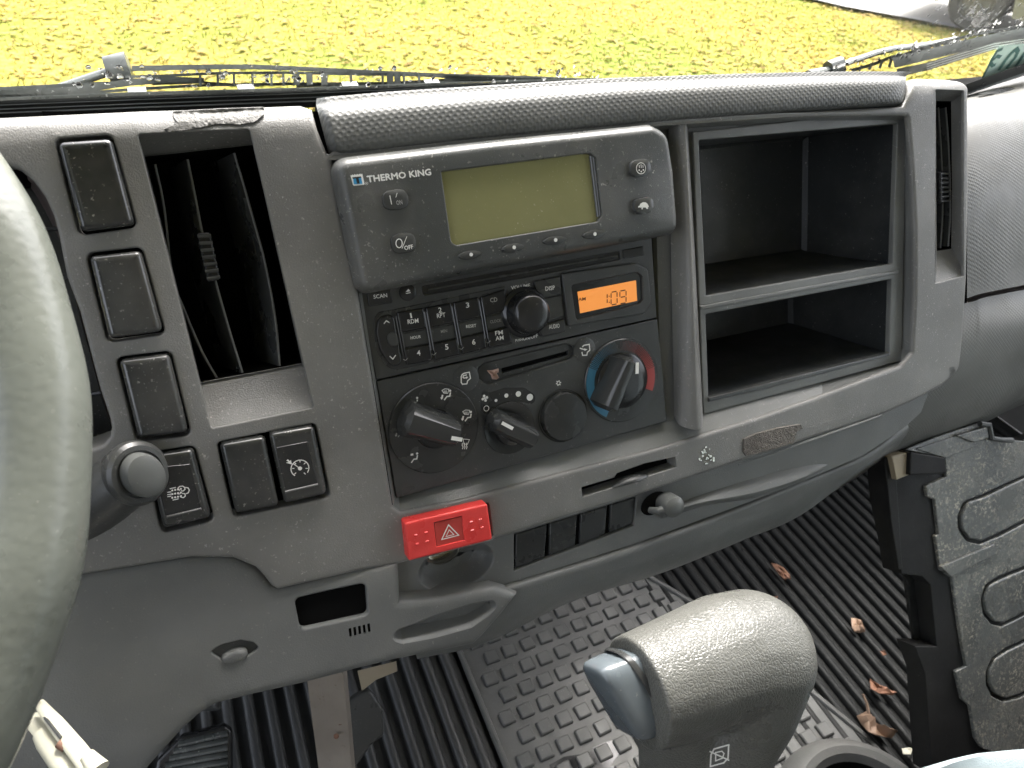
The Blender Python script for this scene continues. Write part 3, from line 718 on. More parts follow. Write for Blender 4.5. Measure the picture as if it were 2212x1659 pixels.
# ================================================================== SWITCHES
def switch(q, name, label, group, wt=.0045):
    t = thing(name, label, 'switch', DASH.at(sum(p[0] for p in q)/4, sum(p[1] for p in q)/4, -.004), group)
    plate('cap', 'switch_plastic', grow(q, -3), wt, soft(.014, .0028, 6), parent=t, r=2.4)
    return t
G1 = 'rocker switches in the left part of the dash'
switch(sw_quads[0], 'switch', 'blank black switch cover, topmost in the column left of the air vent', G1)
switch(sw_quads[1], 'switch', 'blank black switch cover, middle of the column of three beside the steering wheel', G1)
switch(sw_quads[2], 'switch', 'blank black switch cover just above the stalk knob', G1)
s4 = switch(sw_quads[3], 'switch', 'black switch with white exhaust filter symbol behind the stalk knob', G1)
s5 = switch(sw_pair[0], 'switch', 'blank black switch cover left of the cruise control switch', G1)
s6 = switch(sw_pair[1], 'switch', 'black switch with white cruise control dial symbol', G1)
WS_ = .0047
for s, f, q, ln in ((s4, Dd, [(935,1330),(1140,1310),(1205,1575),(990,1620)], ((1000,1628),(1208,1578))), (s6, Dd, [(1655,1212),(1845,1175),(1905,1425),(1715,1465)], ((1712,1478),(1908,1432)))):
    plate('window_inset', 'gloss_black', [f(*p) for p in q], WS_+.0001, [(0,-.0003),(.0002,0)], parent=s, r=.6)
    mb = MB(); mb.tube([DASH.at(*f(*ln[0]), WS_+.0001), DASH.at(*f(*ln[1]), WS_+.0001)], .0007, 8); mb.build('ridge', 'stalk_plastic', s)
# cruise control symbol: dial, needle, ticks and arrow
c = Dd(1800,1336); pr = Print(WS_+.0004)
pr.disc(c, 19, 17, -45, 225, 30).disc(c, 4.2)
pr.stroke([c, Dd(1757,1306)], 2)
for a in (-45, 0, 45, 90, 135, 180, 225):
    x, y = c[0]+17*math.cos(R(a)), c[1]-18*math.sin(R(a)); x2, y2 = c[0]+12*math.cos(R(a)), c[1]-13*math.sin(R(a)); pr.stroke([(x,y),(x2,y2)], 1.8)
pr.poly([Dd(1752,1312), Dd(1716,1302), Dd(1732,1298), Dd(1718,1288), Dd(1728,1282), Dd(1740,1293), Dd(1745,1284)]); pr.build('symbol', 'print_white', s6)
# exhaust filter symbol
pr = Print(WS_+.0004)
for i in range(3):
    for j in range(4):
        x, y = 1040+j*17, 1468+i*22-j*3; pr.disc(Dd(x-6, y), 2.1, seg=8)
pr.stroke([Dd(1018,1458), Dd(1055,1450)], 2).stroke([Dd(1036,1526), Dd(1072,1518)], 2)
for k, y in enumerate((1478,1492,1504)): pr.stroke([Dd(1004, y+2), Dd(1028, y-2)], 2)
pr.stroke([Dd(1078,1470), Dd(1068,1455), Dd(1078,1444), Dd(1096,1442), Dd(1108,1450), Dd(1110,1462), Dd(1098,1472), Dd(1086,1470)], 2.2)
pr.stroke([Dd(1112,1450), Dd(1128,1452), Dd(1136,1466), Dd(1130,1482), Dd(1116,1488)], 2.2)
pr.stroke([Dd(1092,1486), Dd(1110,1488), Dd(1112,1502), Dd(1100,1512), Dd(1086,1508), Dd(1088,1496)], 2.2).stroke([Dd(1066,1490), Dd(1082,1488)], 2)
pr.build('symbol', 'print_white', s4)

# hazard switch
hz = thing('hazard_switch', 'bright red hazard light switch with white triangle below the climate controls', 'switch', DASH.at(*Hh(725,245), 0))
hq = [Hh(462,190), Hh(960,74), Hh(990,290), Hh(486,420)]
plate('cap', 'hazard_red', hq, .0085, soft(.016, .0014), [dict(pts=[Hh(636,186), Hh(806,146), Hh(822,292), Hh(652,334)], r=.3, prof=[(-.0002,0),(0,-.0005),(.0002,-.0006)], cap=False)], parent=hz, r=1.4)
plate('triangle_window', 'hazard_dark', [Hh(640,190), Hh(804,150), Hh(818,288), Hh(655,328)], .0079, [(0,-.001),(0,0)], parent=hz)
pr = Print(.0082); pr.stroke([Hh(725,200), Hh(786,262), Hh(684,288)], 2.3, True).stroke([Hh(729,230), Hh(757,258), Hh(710,270)], 1.7, True); pr.build('triangle_symbol', 'print_white', hz)
for x, y in ((528,263),(590,247),(538,316),(598,299),(861,184),(917,169),(867,234),(925,217)):
    mb = MB(); mb.tube([DASH.at(*Hh(x-9,y+2), .0086), DASH.at(*Hh(x+9,y-3), .0086)], .0007, 8); mb.build('bump', 'hazard_red', hz)

# ================================================================== REFRIGERATION CONTROLLER
tk = thing('cooling_controller', 'black box with THERMO KING lettering and a blank olive display', 'controller', DASH.at(1090, 450, 0))
TW = .0105
tko = [(731,352,5),(1070,312),(1412,277,2),(1443,292,8),(1455,370),(1463,470),(1463,496,5),(1120,560),(786,626,4),(757,480)]
scr = [B(682,1030,.8), B(1572,918,3), B(1610,950,2), B(1648,1290,2.5), B(1622,1330,2), B(770,1472,3), B(742,1450,3)]
wf_tk = lambda u, v: -.10*max(0, abs(u-DASH.uv(1090,450)[0])-.06)**2/.06*.9
body = plate('casing', 'controller_plastic', tko, TW, [(-.0035,-.024),(-.0028,-.006),(-.0012,-.003),(-.0002,-.0015),(.0012,-.0004),(.003,0)], [dict(pts=scr, prof=hole_soft(.0035,.0007,3,.0))], parent=tk)
plate('display', 'lcd_olive', grow(scr_ := [s_[:2] for s_ in scr], 1), TW-.0028, [(0,-.001),(0,0)], parent=tk)
mb = MB()
for x0, y0, x1, y1 in ((1578,935,1622,1300), (1592,930,1634,1296)): mb.tube([DASH.at(*B(x0,y0), TW-.0018), DASH.at(*B(x1,y1), TW-.0018)], .0010, 8)
mb.build('display_edge', 'button_plastic', tk)
b1 = dome('button', 'button_plastic', B(403,1200), 28, 22, .003, TW, 2.8, parent=tk, flat=.7, label='oval button marked ON')
b2 = dome('button', 'button_plastic', B(451,1458), 27, 22, .003, TW, 2.8, parent=tk, flat=.7, label='oval button marked OFF')
b3 = dome('button', 'button_plastic', B(1866,1010), 22.5, 19, .003, TW, 2.8, parent=tk, flat=.7, label='small button with defrost drops')
b4 = dome('button', 'button_plastic', B(1886,1235), 21.5, 18, .003, TW, 2.8, parent=tk, flat=.7, label='small button with a tortoise')
for c in ((850,1530),(1108,1487),(1357,1443),(1593,1407)):
    t_ = dome('soft_key', 'button_plastic', B(*c), 25, 10, .0022, TW, 1.7, parent=tk, flat=.6, rot=R(0))
    Print(TW+.0025).disc(B(c[0]+11, c[1]-3), 4.2).build('dot', 'print_white', t_)
Wp = TW+.0033
pr = Print(Wp); pr.stroke([Jj(762,488), Jj(785,598)], 1.7).stroke([Jj(852,458), Jj(836,512)], 1.2); pr.build('symbol', 'print_white', b1)
text('ON', Jj(848,606), Jj(920,594), 9.5, 'print_worn', Wp, b1)
pr = Print(Wp)
cx, cy = Jj(876,1076); pr.stroke([(cx+6.8*math.cos(R(a)), cy-9.5*math.sin(R(a))) for a in range(0,360,24)], 1.8, True); pr.stroke([Jj(972,992), Jj(912,1140)], 1.2); pr.build('symbol', 'print_white', b2)
text('OFF', Jj(945,1160), Jj(1052,1140), 9, 'print_white', Wp, b2)
pr = Print(Wp); cx, cy = B(1880,1010); pr.stroke([(cx+10*math.cos(R(a)), cy-12*math.sin(R(a))) for a in range(0,360,20)], 1.3, True)
for dx in (-4,0,4): pr.stroke([(cx+dx, cy-9+abs(dx)*.5), (cx+dx+.5, cy-1)], 1.2)
for dx, dy in ((-4,4),(.5,7),(5,3.5)): pr.disc((cx+dx, cy+dy), 1.9, seg=8)
pr.build('symbol', 'print_white', b3)
pr = Print(Wp); T = lambda *p: [B(*q) for q in p]
pr.poly(T((1870,1236),(1876,1222),(1892,1213),(1908,1214),(1920,1224),(1927,1238),(1924,1244),(1874,1246)))
pr.poly(T((1861,1242),(1866,1235),(1874,1234),(1876,1244),(1864,1246))).poly(T((1884,1243),(1894,1242),(1890,1256),(1882,1256))).poly(T((1906,1243),(1922,1242),(1922,1253),(1914,1254)))
pr.build('symbol', 'print_white', b4)
# lettering and logo
text('THERMO KING', Jj(492,328), Jj(1270,236), 13.6, 'print_white', TW+.0002, tk, bold=0, fat=.00016, name='brand_lettering')
pr = Print(TW+.0002)
pr.poly([Jj(278,238), Jj(292,244), Jj(300,232), Jj(318,240), Jj(330,228), Jj(346,236), Jj(362,226), Jj(378,233), Jj(396,222), Jj(410,228), Jj(424,220), Jj(452,348), Jj(446,358), Jj(322,371), Jj(310,362)]); pr.build('logo_shield', 'print_white', tk)
pr = Print(TW+.0004); pr.poly([Jj(310,282), Jj(410,270), Jj(428,345), Jj(322,352)]); pr.build('logo_field', 'print_blue', tk)
pr = Print(TW+.0006); pr.poly([Jj(302,266), Jj(408,254), Jj(412,272), Jj(378,276), Jj(394,342), Jj(362,346), Jj(346,279), Jj(306,284)]); pr.build('logo_letter', 'dial_black', tk)
pr = Print(TW+.0002); pr.disc(Jj(476,342), 3.4, 2.8, seg=14).disc(Jj(476,342), 1.2, seg=6); pr.build('registered_mark', 'print_white', tk)

# ================================================================== RADIO
rd = thing('radio', 'black truck radio with orange clock display reading 1:09', 'radio', DASH.at(1110, 690, -.01))
RW = -.0065
disp_out = [Ee(1405,165,1), Ee(1850,102,4), Ee(1925,140,4), Ee(1945,340,4), Ee(1905,410,4), Ee(1445,484,1)]
disp_in = [Ee(1463,238,1.2), Ee(1855,158,1.5), Ee(1888,185,1.5), Ee(1892,318,1.5), Ee(1870,348,1.5), Ee(1492,445,1.5)]
slot = [Ee(562,240,1.5), Ee(1180,130,3), Ee(1750,32,1.5), Ee(1760,80,1.5), Ee(1180,190,3), Ee(572,298,1.5)]
plate('faceplate', 'black_plastic', [(762,548),(1405,470),(1419,686),(812,821)], RW, soft(.005,.0007), [dict(pts=slot, prof=hole_soft(.003,.0006))], parent=rd)
plate('slot_flap', 'gloss_black', grow([s_[:2] for s_ in slot], 1), RW-.0016, [(0,-.0005),(0,0)], parent=rd)
mb = MB(); mb.tube([DASH.at(*Ee(600,262), RW-.001), DASH.at(*Ee(1735,58), RW-.001)], .0007, 8); mb.build('slot_seam', 'button_plastic', rd)
def key(pts, f, name='key', h=.0018, m_='gloss_black', r=.7, par=None, w=RW, b=.0006, **kw): return plate(name, m_, [f(*p) for p in pts], w+h, soft(h+.001, b), parent=par or rd, r=r, **kw)
k = key([(236,280),(378,252),(390,342),(248,366)], Ee, label='SCAN key'); text('SCAN', Ee(276,318), Ee(358,308), 8.5, 'print_white', RW+.0020, k)
k = dome('eject_key', 'gloss_black', Ee(478,280), 18, 18, .002, RW, 2, parent=rd)
pr = Print(RW+.0022); pr.poly([Ee(468,278), Ee(484,258), Ee(496,273)]).stroke([Ee(470,286), Ee(498,281)], 1.6); pr.build('symbol', 'print_white', k)
k = key([(1772,25),(1895,2),(1902,58),(1780,78)], Ee, h=.001)
# preset block
ct = [(296,412),(407,388),(580,362),(746,330),(911,296),(1072,248)]
cb = [(345,738),(470,726),(640,694),(805,660),(965,622),(1116,590)]
def cp(i, t): return (ct[i][0]+(cb[i][0]-ct[i][0])*t, ct[i][1]+(cb[i][1]-ct[i][1])*t)
blk = [Ee(290,400,5), Ee(405,380), Ee(1072,240,1.5), Ee(1082,420), Ee(1118,592,1.5), Ee(470,736), Ee(372,746,8), Ee(292,640,8), Ee(276,470,4)]
plate('key_block', 'vent_black', blk, RW+.0006, soft(.002,.0006), parent=rd)
lab_top = [('1','RDM'),('2','RPT'),('3',''),('CD','')]; lab_mid = ['HOUR','MIN','RESET','CLOCK']; lab_bot = ['4','5','6','FM']
def kq(i, t0, t1, g=7):
    a, b, c, d = cp(i, t0), cp(i+1, t0), cp(i+1, t1), cp(i, t1); return [(a[0]+g, a[1]+1), (b[0]-g, b[1]+1), (c[0]-g, c[1]-1), (d[0]+g, d[1]-1)]
for i in range(1, 5):
    kt = key(kq(i, .03, .40), Ee, h=.0024, m_='gloss_black', b=.0009); km = key(kq(i, .42, .66), Ee, h=.0012, m_='black_plastic', b=.0004); kb = key(kq(i, .68, .98), Ee, h=.0024, b=.0009)
    mb = MB()
    for dx in (-7, 9):
        a, b_ = cp(i, .10), cp(i, .80)
        mb.tube([DASH.at(*Ee(a[0]+dx, a[1]), RW+.002), DASH.at(*Ee(b_[0]+dx, b_[1]), RW+.002)], .0005, 6)
    mb.build('key_rib', 'gloss_black', rd)
    if i == 1: text('1', Ee(498,434), Ee(507,432), 11, 'print_white', RW+.0026, kt); text('RDM', Ee(481,470), Ee(546,461), 9.5, 'print_white', RW+.0026, kt)
    if i == 2: text('2', Ee(666,402), Ee(686,399), 11, 'print_white', RW+.0026, kt); text('RPT', Ee(657,434), Ee(708,426), 9.5, 'print_white', RW+.0026, kt)
    if i == 3: text('3', Ee(831,372), Ee(851,369), 11, 'print_white', RW+.0026, kt)
    if i == 4: text('CD', Ee(976,340), Ee(1019,334), 9.5, 'print_worn', RW+.0026, kt)
    mm = {1:('HOUR',498,562,560,553), 2:('MIN',680,524,718,518), 3:('RESET',831,494,892,486), 4:('CLOCK',975,466,1042,455)}[i]
    text(mm[0], Ee(mm[1],mm[2]), Ee(mm[3],mm[4]), 6.5, 'print_worn' if i in (2, 4) else 'print_white', RW+.0014, km)
    if i == 1: text('4', Ee(536,660), Ee(558,657), 11.5, 'print_white', RW+.0026, kb)
    if i == 2: text('5', Ee(706,624), Ee(726,621), 11.5, 'print_white', RW+.0026, kb)
    if i == 3: text('6', Ee(868,594), Ee(888,591), 11.5, 'print_white', RW+.0026, kb)
    if i == 4: text('FM', Ee(1006,538), Ee(1052,531), 9, 'print_white', RW+.0026, kb); text('AM', Ee(1008,569), Ee(1056,562), 9, 'print_white', RW+.0026, kb)
    x, y = cb[i][0]-2, cb[i][1]-44
    Print(RW+.0026).stroke([Ee(x-15, y-1), Ee(x-1, y+6), Ee(x+14, y-9)], 1).build('tick_mark', 'print_worn', rd)
k = key([(305,428),(398,402),(425,560),(452,712),(385,728),(318,640),(290,520)], Ee, h=.0024, r=5, label='seek key with up and down arrows', b=.0012)
pr = Print(RW+.0026); pr.stroke([Ee(337,468), Ee(352,450), Ee(371,462)], 2.1).stroke([Ee(372,662), Ee(391,680), Ee(408,656)], 2.1); pr.build('arrow_symbol', 'print_white', k)
key([(352,530),(412,512),(434,600),(372,608)], Ee, h=.0030, m_='black_plastic', r=3, b=.0006)
# volume knob
t_ = lathe('volume_knob', 'gloss_black', Ee(1180,398), [(.0150,0),(.0150,.0014),(.0140,.0024),(.0128,.0032),(.0118,.0100),(.0106,.0124),(.0085,.0136),(.005,.0141),(.0002,.0142)], w=RW, seg=48, parent=rd)
text('VOLUME', Ee(1101,264), Ee(1216,248), 8, 'print_white', RW+.0002, rd); text('PUSH', Ee(1127,576), Ee(1170,568), 5, 'print_white', RW+.0002, rd); text('ON/OFF', Ee(1173,569), Ee(1262,549), 8, 'print_white', RW+.0002, rd)
k = key([(1238,212),(1395,184),(1402,292),(1300,312),(1256,270)], Ee, h=.0022, m_='vent_black'); text('DISP', Ee(1307,270), Ee(1364,262), 9, 'print_white', RW+.0024, k)
key([(1300,316),(1403,296),(1420,424),(1322,446)], Ee, h=.001, m_='black_plastic')
k = key([(1268,512),(1318,470),(1420,440),(1430,518),(1290,545)], Ee, h=.0022, m_='vent_black'); text('AUDIO', Ee(1328,500), Ee(1392,491), 9, 'print_white', RW+.0024, k)
plate('display_bezel', 'black_plastic', disp_out, RW+.0028, soft(.004,.0012), [dict(pts=disp_in, prof=hole_soft(.0022,.0007))], parent=rd)
plate('display_well', 'gloss_black', [p[:2] for p in disp_in], RW+.0012, [(0,-.001),(0,0)], parent=rd)
lcd = plate('clock_display', 'lcd_orange', [Ee(1500,276), Ee(1850,207), Ee(1857,330), Ee(1516,405)], RW+.0016, [(0,-.0006),(0,0)], parent=rd, r=.3)
WL = RW+.0019; text('AM', Ll(884,436), Ll(990,426), 7, 'lcd_ink', WL, lcd)
pr = Print(WL)
def seg7(x, y, w, h, on, sk=.13):           # segments a b c d e f g in Ll pixels, slanted baseline
    def q(a, b): return Ll(x+a*w+b*h*sk*0 , y+b*h-a*w*.18)
    S7 = {'a':((.1,0),(.9,0)),'b':((1,.08),(1,.44)),'c':((1,.56),(1,.92)),'d':((.1,1),(.9,1)),'e':((0,.56),(0,.92)),'f':((0,.08),(0,.44)),'g':((.15,.5),(.85,.5))}
    for s in on: pr.stroke([q(*S7[s][0]), q(*S7[s][1])], 2.0)
seg7(1205, 345, 90, 145, 'bc'); seg7(1350, 312, 85, 180, 'abcdef'); seg7(1475, 295, 88, 180, 'abcdfg')
pr.disc(Ll(1322,368), 1.4, seg=8).disc(Ll(1325,455), 1.4, seg=8); pr.build('clock_digits', 'lcd_ink', lcd)

# ================================================================== CLIMATE CONTROL PANEL
cl = thing('climate_control', 'black heater control panel with two pointer dials and a temperature dial', 'control panel', DASH.at(1130, 880, -.01))
CWl = -.0065
ls = [Ee(898,745,3), Ee(940,705,4), Ee(1420,590,4), Ee(1478,600,3), Ee(1490,640,3), Ee(1455,680,3), Ee(960,828,4), Ee(905,800,3)]
plate('faceplate', 'black_plastic', [(813.5,824),(1420,689),(1441,909),(857,1076)], CWl, soft(.005,.0006), [dict(pts=ls, prof=hole_soft(.0045,.001))], parent=cl)
plate('lever_channel', 'black_plastic', [p[:2] for p in ls], CWl-.003, [(0,-.001),(0,0)], [dict(pts=[Ee(1040,735), Ee(1440,630), Ee(1446,655), Ee(1046,765)], r=1, prof=[(0,0),(0,-.004)])], parent=cl)
plate('lever_slot', 'dark_void', [Ee(1030,730), Ee(1450,620), Ee(1456,665), Ee(1036,775)], CWl-.006, [(0,-.001),(0,0)], parent=cl)
def decal(c, r, h=.0004): return lathe('symbol_pad', 'black_plastic', Ee(*c), [(r, -.0002), (r, h*.6), (r-.0003, h), (.001, h)], w=CWl, seg=36, parent=cl)
decal((830,795), .0078); decal((1541,625), .0076)
pr = Print(CWl+.0006); pr.stroke([Kk(1150,372), Kk(1172,358), Kk(1236,345), Kk(1250,420), Kk(1215,450), Kk(1205,488), Kk(1150,492), Kk(1136,470), Kk(1136,400)], 2.2, True)
pr.stroke([Kk(1205,378), Kk(1165,386), Kk(1158,408), Kk(1172,418), Kk(1200,412)], 2.2).poly([Kk(1198,396), Kk(1222,404), Kk(1200,430)])
pr.stroke([Ll(940,1090), Ll(965,1065), Ll(1040,1052), Ll(1048,1135), Ll(1012,1165), Ll(1005,1205), Ll(945,1208), Ll(935,1160)], 2.2).stroke([Ll(905,1105), Ll(940,1118), Ll(975,1128)], 2.2).poly([Ll(965,1108), Ll(1015,1122), Ll(975,1145)])
pr.build('air_intake_symbol', 'print_white', cl)
def dialdisc(c, r, m_='dial_black', h=.0016, name='dial_disc'): return lathe(name, m_, Ee(*c), [(r, -.001), (r, h*.6), (r-.0006, h), (.0005, h)], w=CWl, seg=64, parent=cl)
def px_r(c, dy): return pxlen(Ee(*c), 0, dy*.36, CWl)
def grip(tip0, tip1, h, wd0, wd1, base_r, c, h2=None, mark=None, mname='print_white', name='pointer_knob'):
    """bar handle: tip0/tip1 pixels of the ends of the top ridge"""
    wT = CWl+h; a = Vector(DASH.uv(*tip0, wT)); b = Vector(DASH.uv(*tip1, wT)); d = (b-a).normalized(); nn = Vector((-d.y, d.x)); Lh = (b-a).length
    hub = lathe(name, 'gloss_black', Ee(*c), [(base_r, 0), (base_r, .0030), (base_r*.93, .0046), (base_r*.6, .0050), (.0004, .0050)], w=CWl+.0014, seg=48, parent=cl)
    V, F_ = [], []; N_ = 14
    prof_t = [(-1.0,0),( -.98,.45),(-.86,.82),(-.55,.97),(0,1),(.55,.97),(.86,.82),(.98,.45),(1.0,0)]
    for i in range(N_+1):
        t = i/N_; e = math.sin(math.pi*min(1, min(t, 1-t)/.09)/2)**.5 if min(t, 1-t) < .09 else 1
        wd = (wd0+(wd1-wd0)*t)*(.35+.65*e); hh = h-.0015*(1-e)*2; p = a+d*(Lh*t)
        for s, z in prof_t: q = p+nn*(s*wd*(1-.18*z)); V.append(DASH.pt(q.x, q.y, CWl+.002+(hh-.002)*z))
    m_ = len(prof_t)
    F_ = [(i*m_+j, i*m_+j+1, (i+1)*m_+j+1, (i+1)*m_+j) for i in range(N_) for j in range(m_-1)]+[tuple(range(m_)), tuple(N_*m_+j for j in range(m_-1,-1,-1))]
    g = from_data('grip', V, F_, 'knob_plastic', hub, sharp=35)
    if mark: Print(CWl+h+.0003).stroke([Ee(*mark[0]), Ee(*mark[1])], mark[2]).build('pointer_mark', mname, hub)
    return hub
c1 = (636,1092); dialdisc(c1, px_r(c1, 272)); lathe('dial_ring', 'dial_black', Ee(*c1), [(px_r(c1,128), .001), (px_r(c1,128), .0022), (px_r(c1,118), .0024), (px_r(c1,112), .0016)], w=CWl, seg=48, parent=cl)
grip(Ee(478,1060), Ee(812,1158), .0200, .0110, .0085, px_r(c1, 112), (640,1092), mark=(Ee and (742,1153), (808,1164), 8.5))
c2 = (1092,1092); lathe('dial_dish', 'dial_black', Ee(*c2), [(px_r(c2,158), .0), (px_r(c2,156), .0006), (px_r(c2,145), .0004), (px_r(c2,100), -.0004)], w=CWl+.0006, seg=56, parent=cl)
grip(Ee(1010,1060), Ee(1272,1182), .0170, .0070, .0072, px_r(c2, 96), (1092,1096), mark=((1045,1062), (1112,1098), 7))
c3 = (1410,1020); lathe('ac_button', 'dial_black', Ee(*c3), [(px_r(c3,158), -.001), (px_r(c3,158), .0008), (px_r(c3,153), .0010), (px_r(c3,150), -.0008), (px_r(c3,146), -.0008), (px_r(c3,145), .0028), (px_r(c3,136), .0042), (px_r(c3,60), .0049), (.0002, .0050)], w=CWl, seg=56, parent=cl, label='large round air conditioning push button')
c4 = (1762,808); R4 = px_r(c4, 250); dialdisc(c4, R4)
pr = Print(CWl+.0019); cc4 = Ee(*c4)
def arc(pr, r0, r1, a0, a1): 
    u0, v0 = DASH.uv(*cc4, pr.w); n = 40; V = []
    for r_ in (r0, r1):
        for i in range(n+1): a = R(a0+(a1-a0)*i/n); V.append(DASH.pt(u0+r_*math.cos(a), v0+r_*math.sin(a), pr.w))
    pr.mb.add(V, [(i, i+1, n+2+i, n+1+i) for i in range(n)])
arc(pr, R4*.93, R4*.72, 150, 238); 
def dots(pr, r0, r1, a0, a1, big, small):
    u0, v0 = DASH.uv(*cc4, pr.w); na = int(abs(a1-a0)/2.6)
    for i in range(na):
        t = i/na; s = big+(small-big)*t; a = R(a0+(a1-a0)*t)
        for k in range(7):
            r_ = r0+(r1-r0)*(k+(.5 if i % 2 else 0))/6.5
            if r_ > max(r0, r1) or r_ < min(r0, r1): continue
            u, v = u0+r_*math.cos(a), v0+r_*math.sin(a); pr.mb.add([DASH.pt(u+s*dx, v+s*dy, pr.w) for dx, dy in ((1,0),(0,1),(-1,0),(0,-1))], [(0,1,2,3)])
dots(pr, R4*.93, R4*.72, 150, 92, .00052, .00012); pr.build('cold_scale', 'dial_blue', cl)
pr = Print(CWl+.0019); arc(pr, R4*.93, R4*.72, -28, 8); dots(pr, R4*.93, R4*.72, 8, 88, .00058, .00012); pr.build('hot_scale', 'dial_red', cl)
hub = lathe('temperature_knob', 'gloss_black', Ee(*c4), [(R4*.66, 0), (R4*.66, .0020), (R4*.60, .0032), (R4*.2, .0030), (.0002, .0030)], w=CWl+.0012, seg=56, parent=cl)
grip(Ee(1838,680), Ee(1705,1000), .0190, .0062, .0078, R4*.4, c4, mark=((1858,700), (1856,768), 7))
mb = MB(); mb.tube([DASH.at(*Ee(1738,700), CWl+.0068), DASH.at(*Ee(1700,830), CWl+.0075), DASH.at(*Ee(1655,960), CWl+.0062)], [.0012,.0022,.0014], 10); mb.build('finger_ridge', 'gloss_black', hub)
# fan scale
pr = Print(CWl+.0003)
for x, y, r_ in ((1010,928,3.3),(1072,899,4.6),(1144,889,6.1),(1213,909,7.4)): pr.disc(Ee(x,y), r_)
for a in (20,110,200,290): x, y = 943+13*math.cos(R(a)), 915-14*math.sin(R(a)); pr.disc(Ee(x,y), 3.0, seg=10).stroke([Ee(943,915), Ee(x,y)], 2.4)
pr.disc(Ee(952,976), 6.3, 5.1, seg=24)
cx, cy = Ee(1385,824)
for a in range(6): x, y = cx+4.6*math.cos(R(a*60+15)), cy-5*math.sin(R(a*60+15)); pr.poly([(x+ .0, y-1.6), (x+1.6, y), (x, y+1.6), (x-1.6, y)])
pr.disc((cx, cy), 4.2, 2.7, seg=18); pr.build('fan_scale', 'print_white', cl)
plate('scale_pad', 'dial_black', [Ee(925,868,3), Ee(975,880,2), Ee(1060,852,4), Ee(1180,850,6), Ee(1252,900,5), Ee(1235,955,4), Ee(1180,940,3), Ee(1090,930,4), Ee(985,975,2), Ee(960,1018,3), Ee(915,990,3)], CWl+.0001, [(0,-.0003),(0,0)], parent=cl)
# airflow figures: seated person with arrow
def figure(x, y, s=1.0, arrow='down', shield=False, m_='print_white', W_=CWl+.0019):
    pr = Print(W_); q = lambda a, b: Kk(x+a*s, y+b*s)
    pr.disc(q(60,-62), 2.5*s, seg=12).stroke([q(64,-42), q(56,4), q(20,8), q(-12,52)], 2.7*s)
    if arrow == 'down': pr.stroke([q(-32,-12), q(-40,24)], 3.6*s).poly([q(-62,18), q(-22,24), q(-46,48)])
    if arrow == 'face': pr.stroke([q(-20,-46), q(14,-52)], 4.5*s)
    if shield:
        pr.stroke([q(-40,-66), q(-5,-86), q(46,-82), q(30,-30), q(-18,-34)], 1.3*s, True)
        for k in range(3): pr.stroke([q(-12+14*k,-66), q(-16+14*k,-46), q(-10+14*k,-30)], 1.2*s)
    pr.build('airflow_symbol', m_, cl)
figure(535,722); figure(940,635, shield=True); figure(1195,895, shield=True); figure(535,1405, arrow='face'); figure(370,1100, s=.8, m_='print_worn')
pr = Print(CWl+.0019); q = Kk
pr.stroke([q(1160,1165), q(1238,1172), q(1212,1232), q(1168,1226)], 1.2, True)
for k in range(3): pr.stroke([q(1152+26*k,1212), q(1148+26*k,1245), q(1160+24*k,1262), q(1150+24*k,1290)], 1.8)
pr.build('airflow_symbol', 'print_white', cl)

# ================================================================== THINGS ON AND ROUND THE DASH
plate('card_slot_back', 'dark_void', grow(card, 2), -.011, [(0,-.001),(0,0)], parent=dash)
mb = MB(); mb.tube([DASH.at(*Ee(1705,1450), -.001), DASH.at(*Ee(1790,1412), .0008), DASH.at(*Ee(1860,1392), .0008), DASH.at(*Ee(1915,1378), -.001)], [.0012,.0034,.0034,.001], 12, flat=.5)
mb.build('slot_thumb_rest', 'black_plastic', dash)
vq = [Ff(532,1160), Ff(600,1128), Ff(745,1090), Ff(870,1070), Ff(886,1094), Ff(850,1120), Ff(832,1185), Ff(700,1225), Ff(548,1264), Ff(528,1240)]
o = plate('hook_tape_patch', 'velcro', vq, .0012, [(0,-.0014),(.0003,0)], grid=.0012, step=.001)
for v in o.data.vertices: v.co += DASH.N*random.uniform(-.0002, .0004)
tag(o, 'frayed patch of brown hook tape stuck below the lower cubby', 'tape')
rp = [A(980,775), A(1060,735), A(1030,690), A(1040,665), A(1300,650), A(1580,640), A(1592,662), A(1585,690), A(1530,735), A(1440,750), A(1300,745), A(1180,775), A(1010,795)]
o = plate('glue_residue', 'adhesive', rp, .0004, [(0,-.0006),(.0003,0)], grid=.0012, step=.001, wf=wf_top)
for v in o.data.vertices: v.co += DASH.N*random.uniform(-.0001, .0003)
tag(o, 'torn pale glue residue on the dash top above the left air vent', 'residue')
mb = MB()
for i in range(26):
    x, y = random.gauss(305, 22), random.gauss(1270, 26); s = random.uniform(.0003,.0009); p = DASH.at(*Ff(x, y), .0006)
    mb.box(p, DASH.U*s, DASH.V*s*random.uniform(.4,1.4), DASH.N*.0003)
o = mb.build('glue_spots', 'chrome'); tag(o, 'small shiny glue spots beside the brown tape patch', 'residue')
# hook knob
hk = thing('coat_hook', 'grey flip-out hook knob under the card slot', 'hook', DASH.at(*Hh(2020,80), 0))
lathe('recess', 'dark_void', Hh(1975,80), [(.0105,-.0035),(.0105,-.0028),(.0002,-.0028)], seg=30, sy=.7, rot=R(14), parent=hk)
bm_pts = [DASH.at(*Hh(2045,78), .004)]
dome('knob', 'hook_plastic', Hh(2040,72), 21, 22, .010, 0, 2.2, parent=hk, flat=.6)
mb = MB(); mb.tube([DASH.at(*Hh(1930,110), -.002), DASH.at(*Hh(1985,120), .004), DASH.at(*Hh(2040,100), .004)], [.002,.003,.004], 10); mb.build('arm', 'hook_plastic', hk)
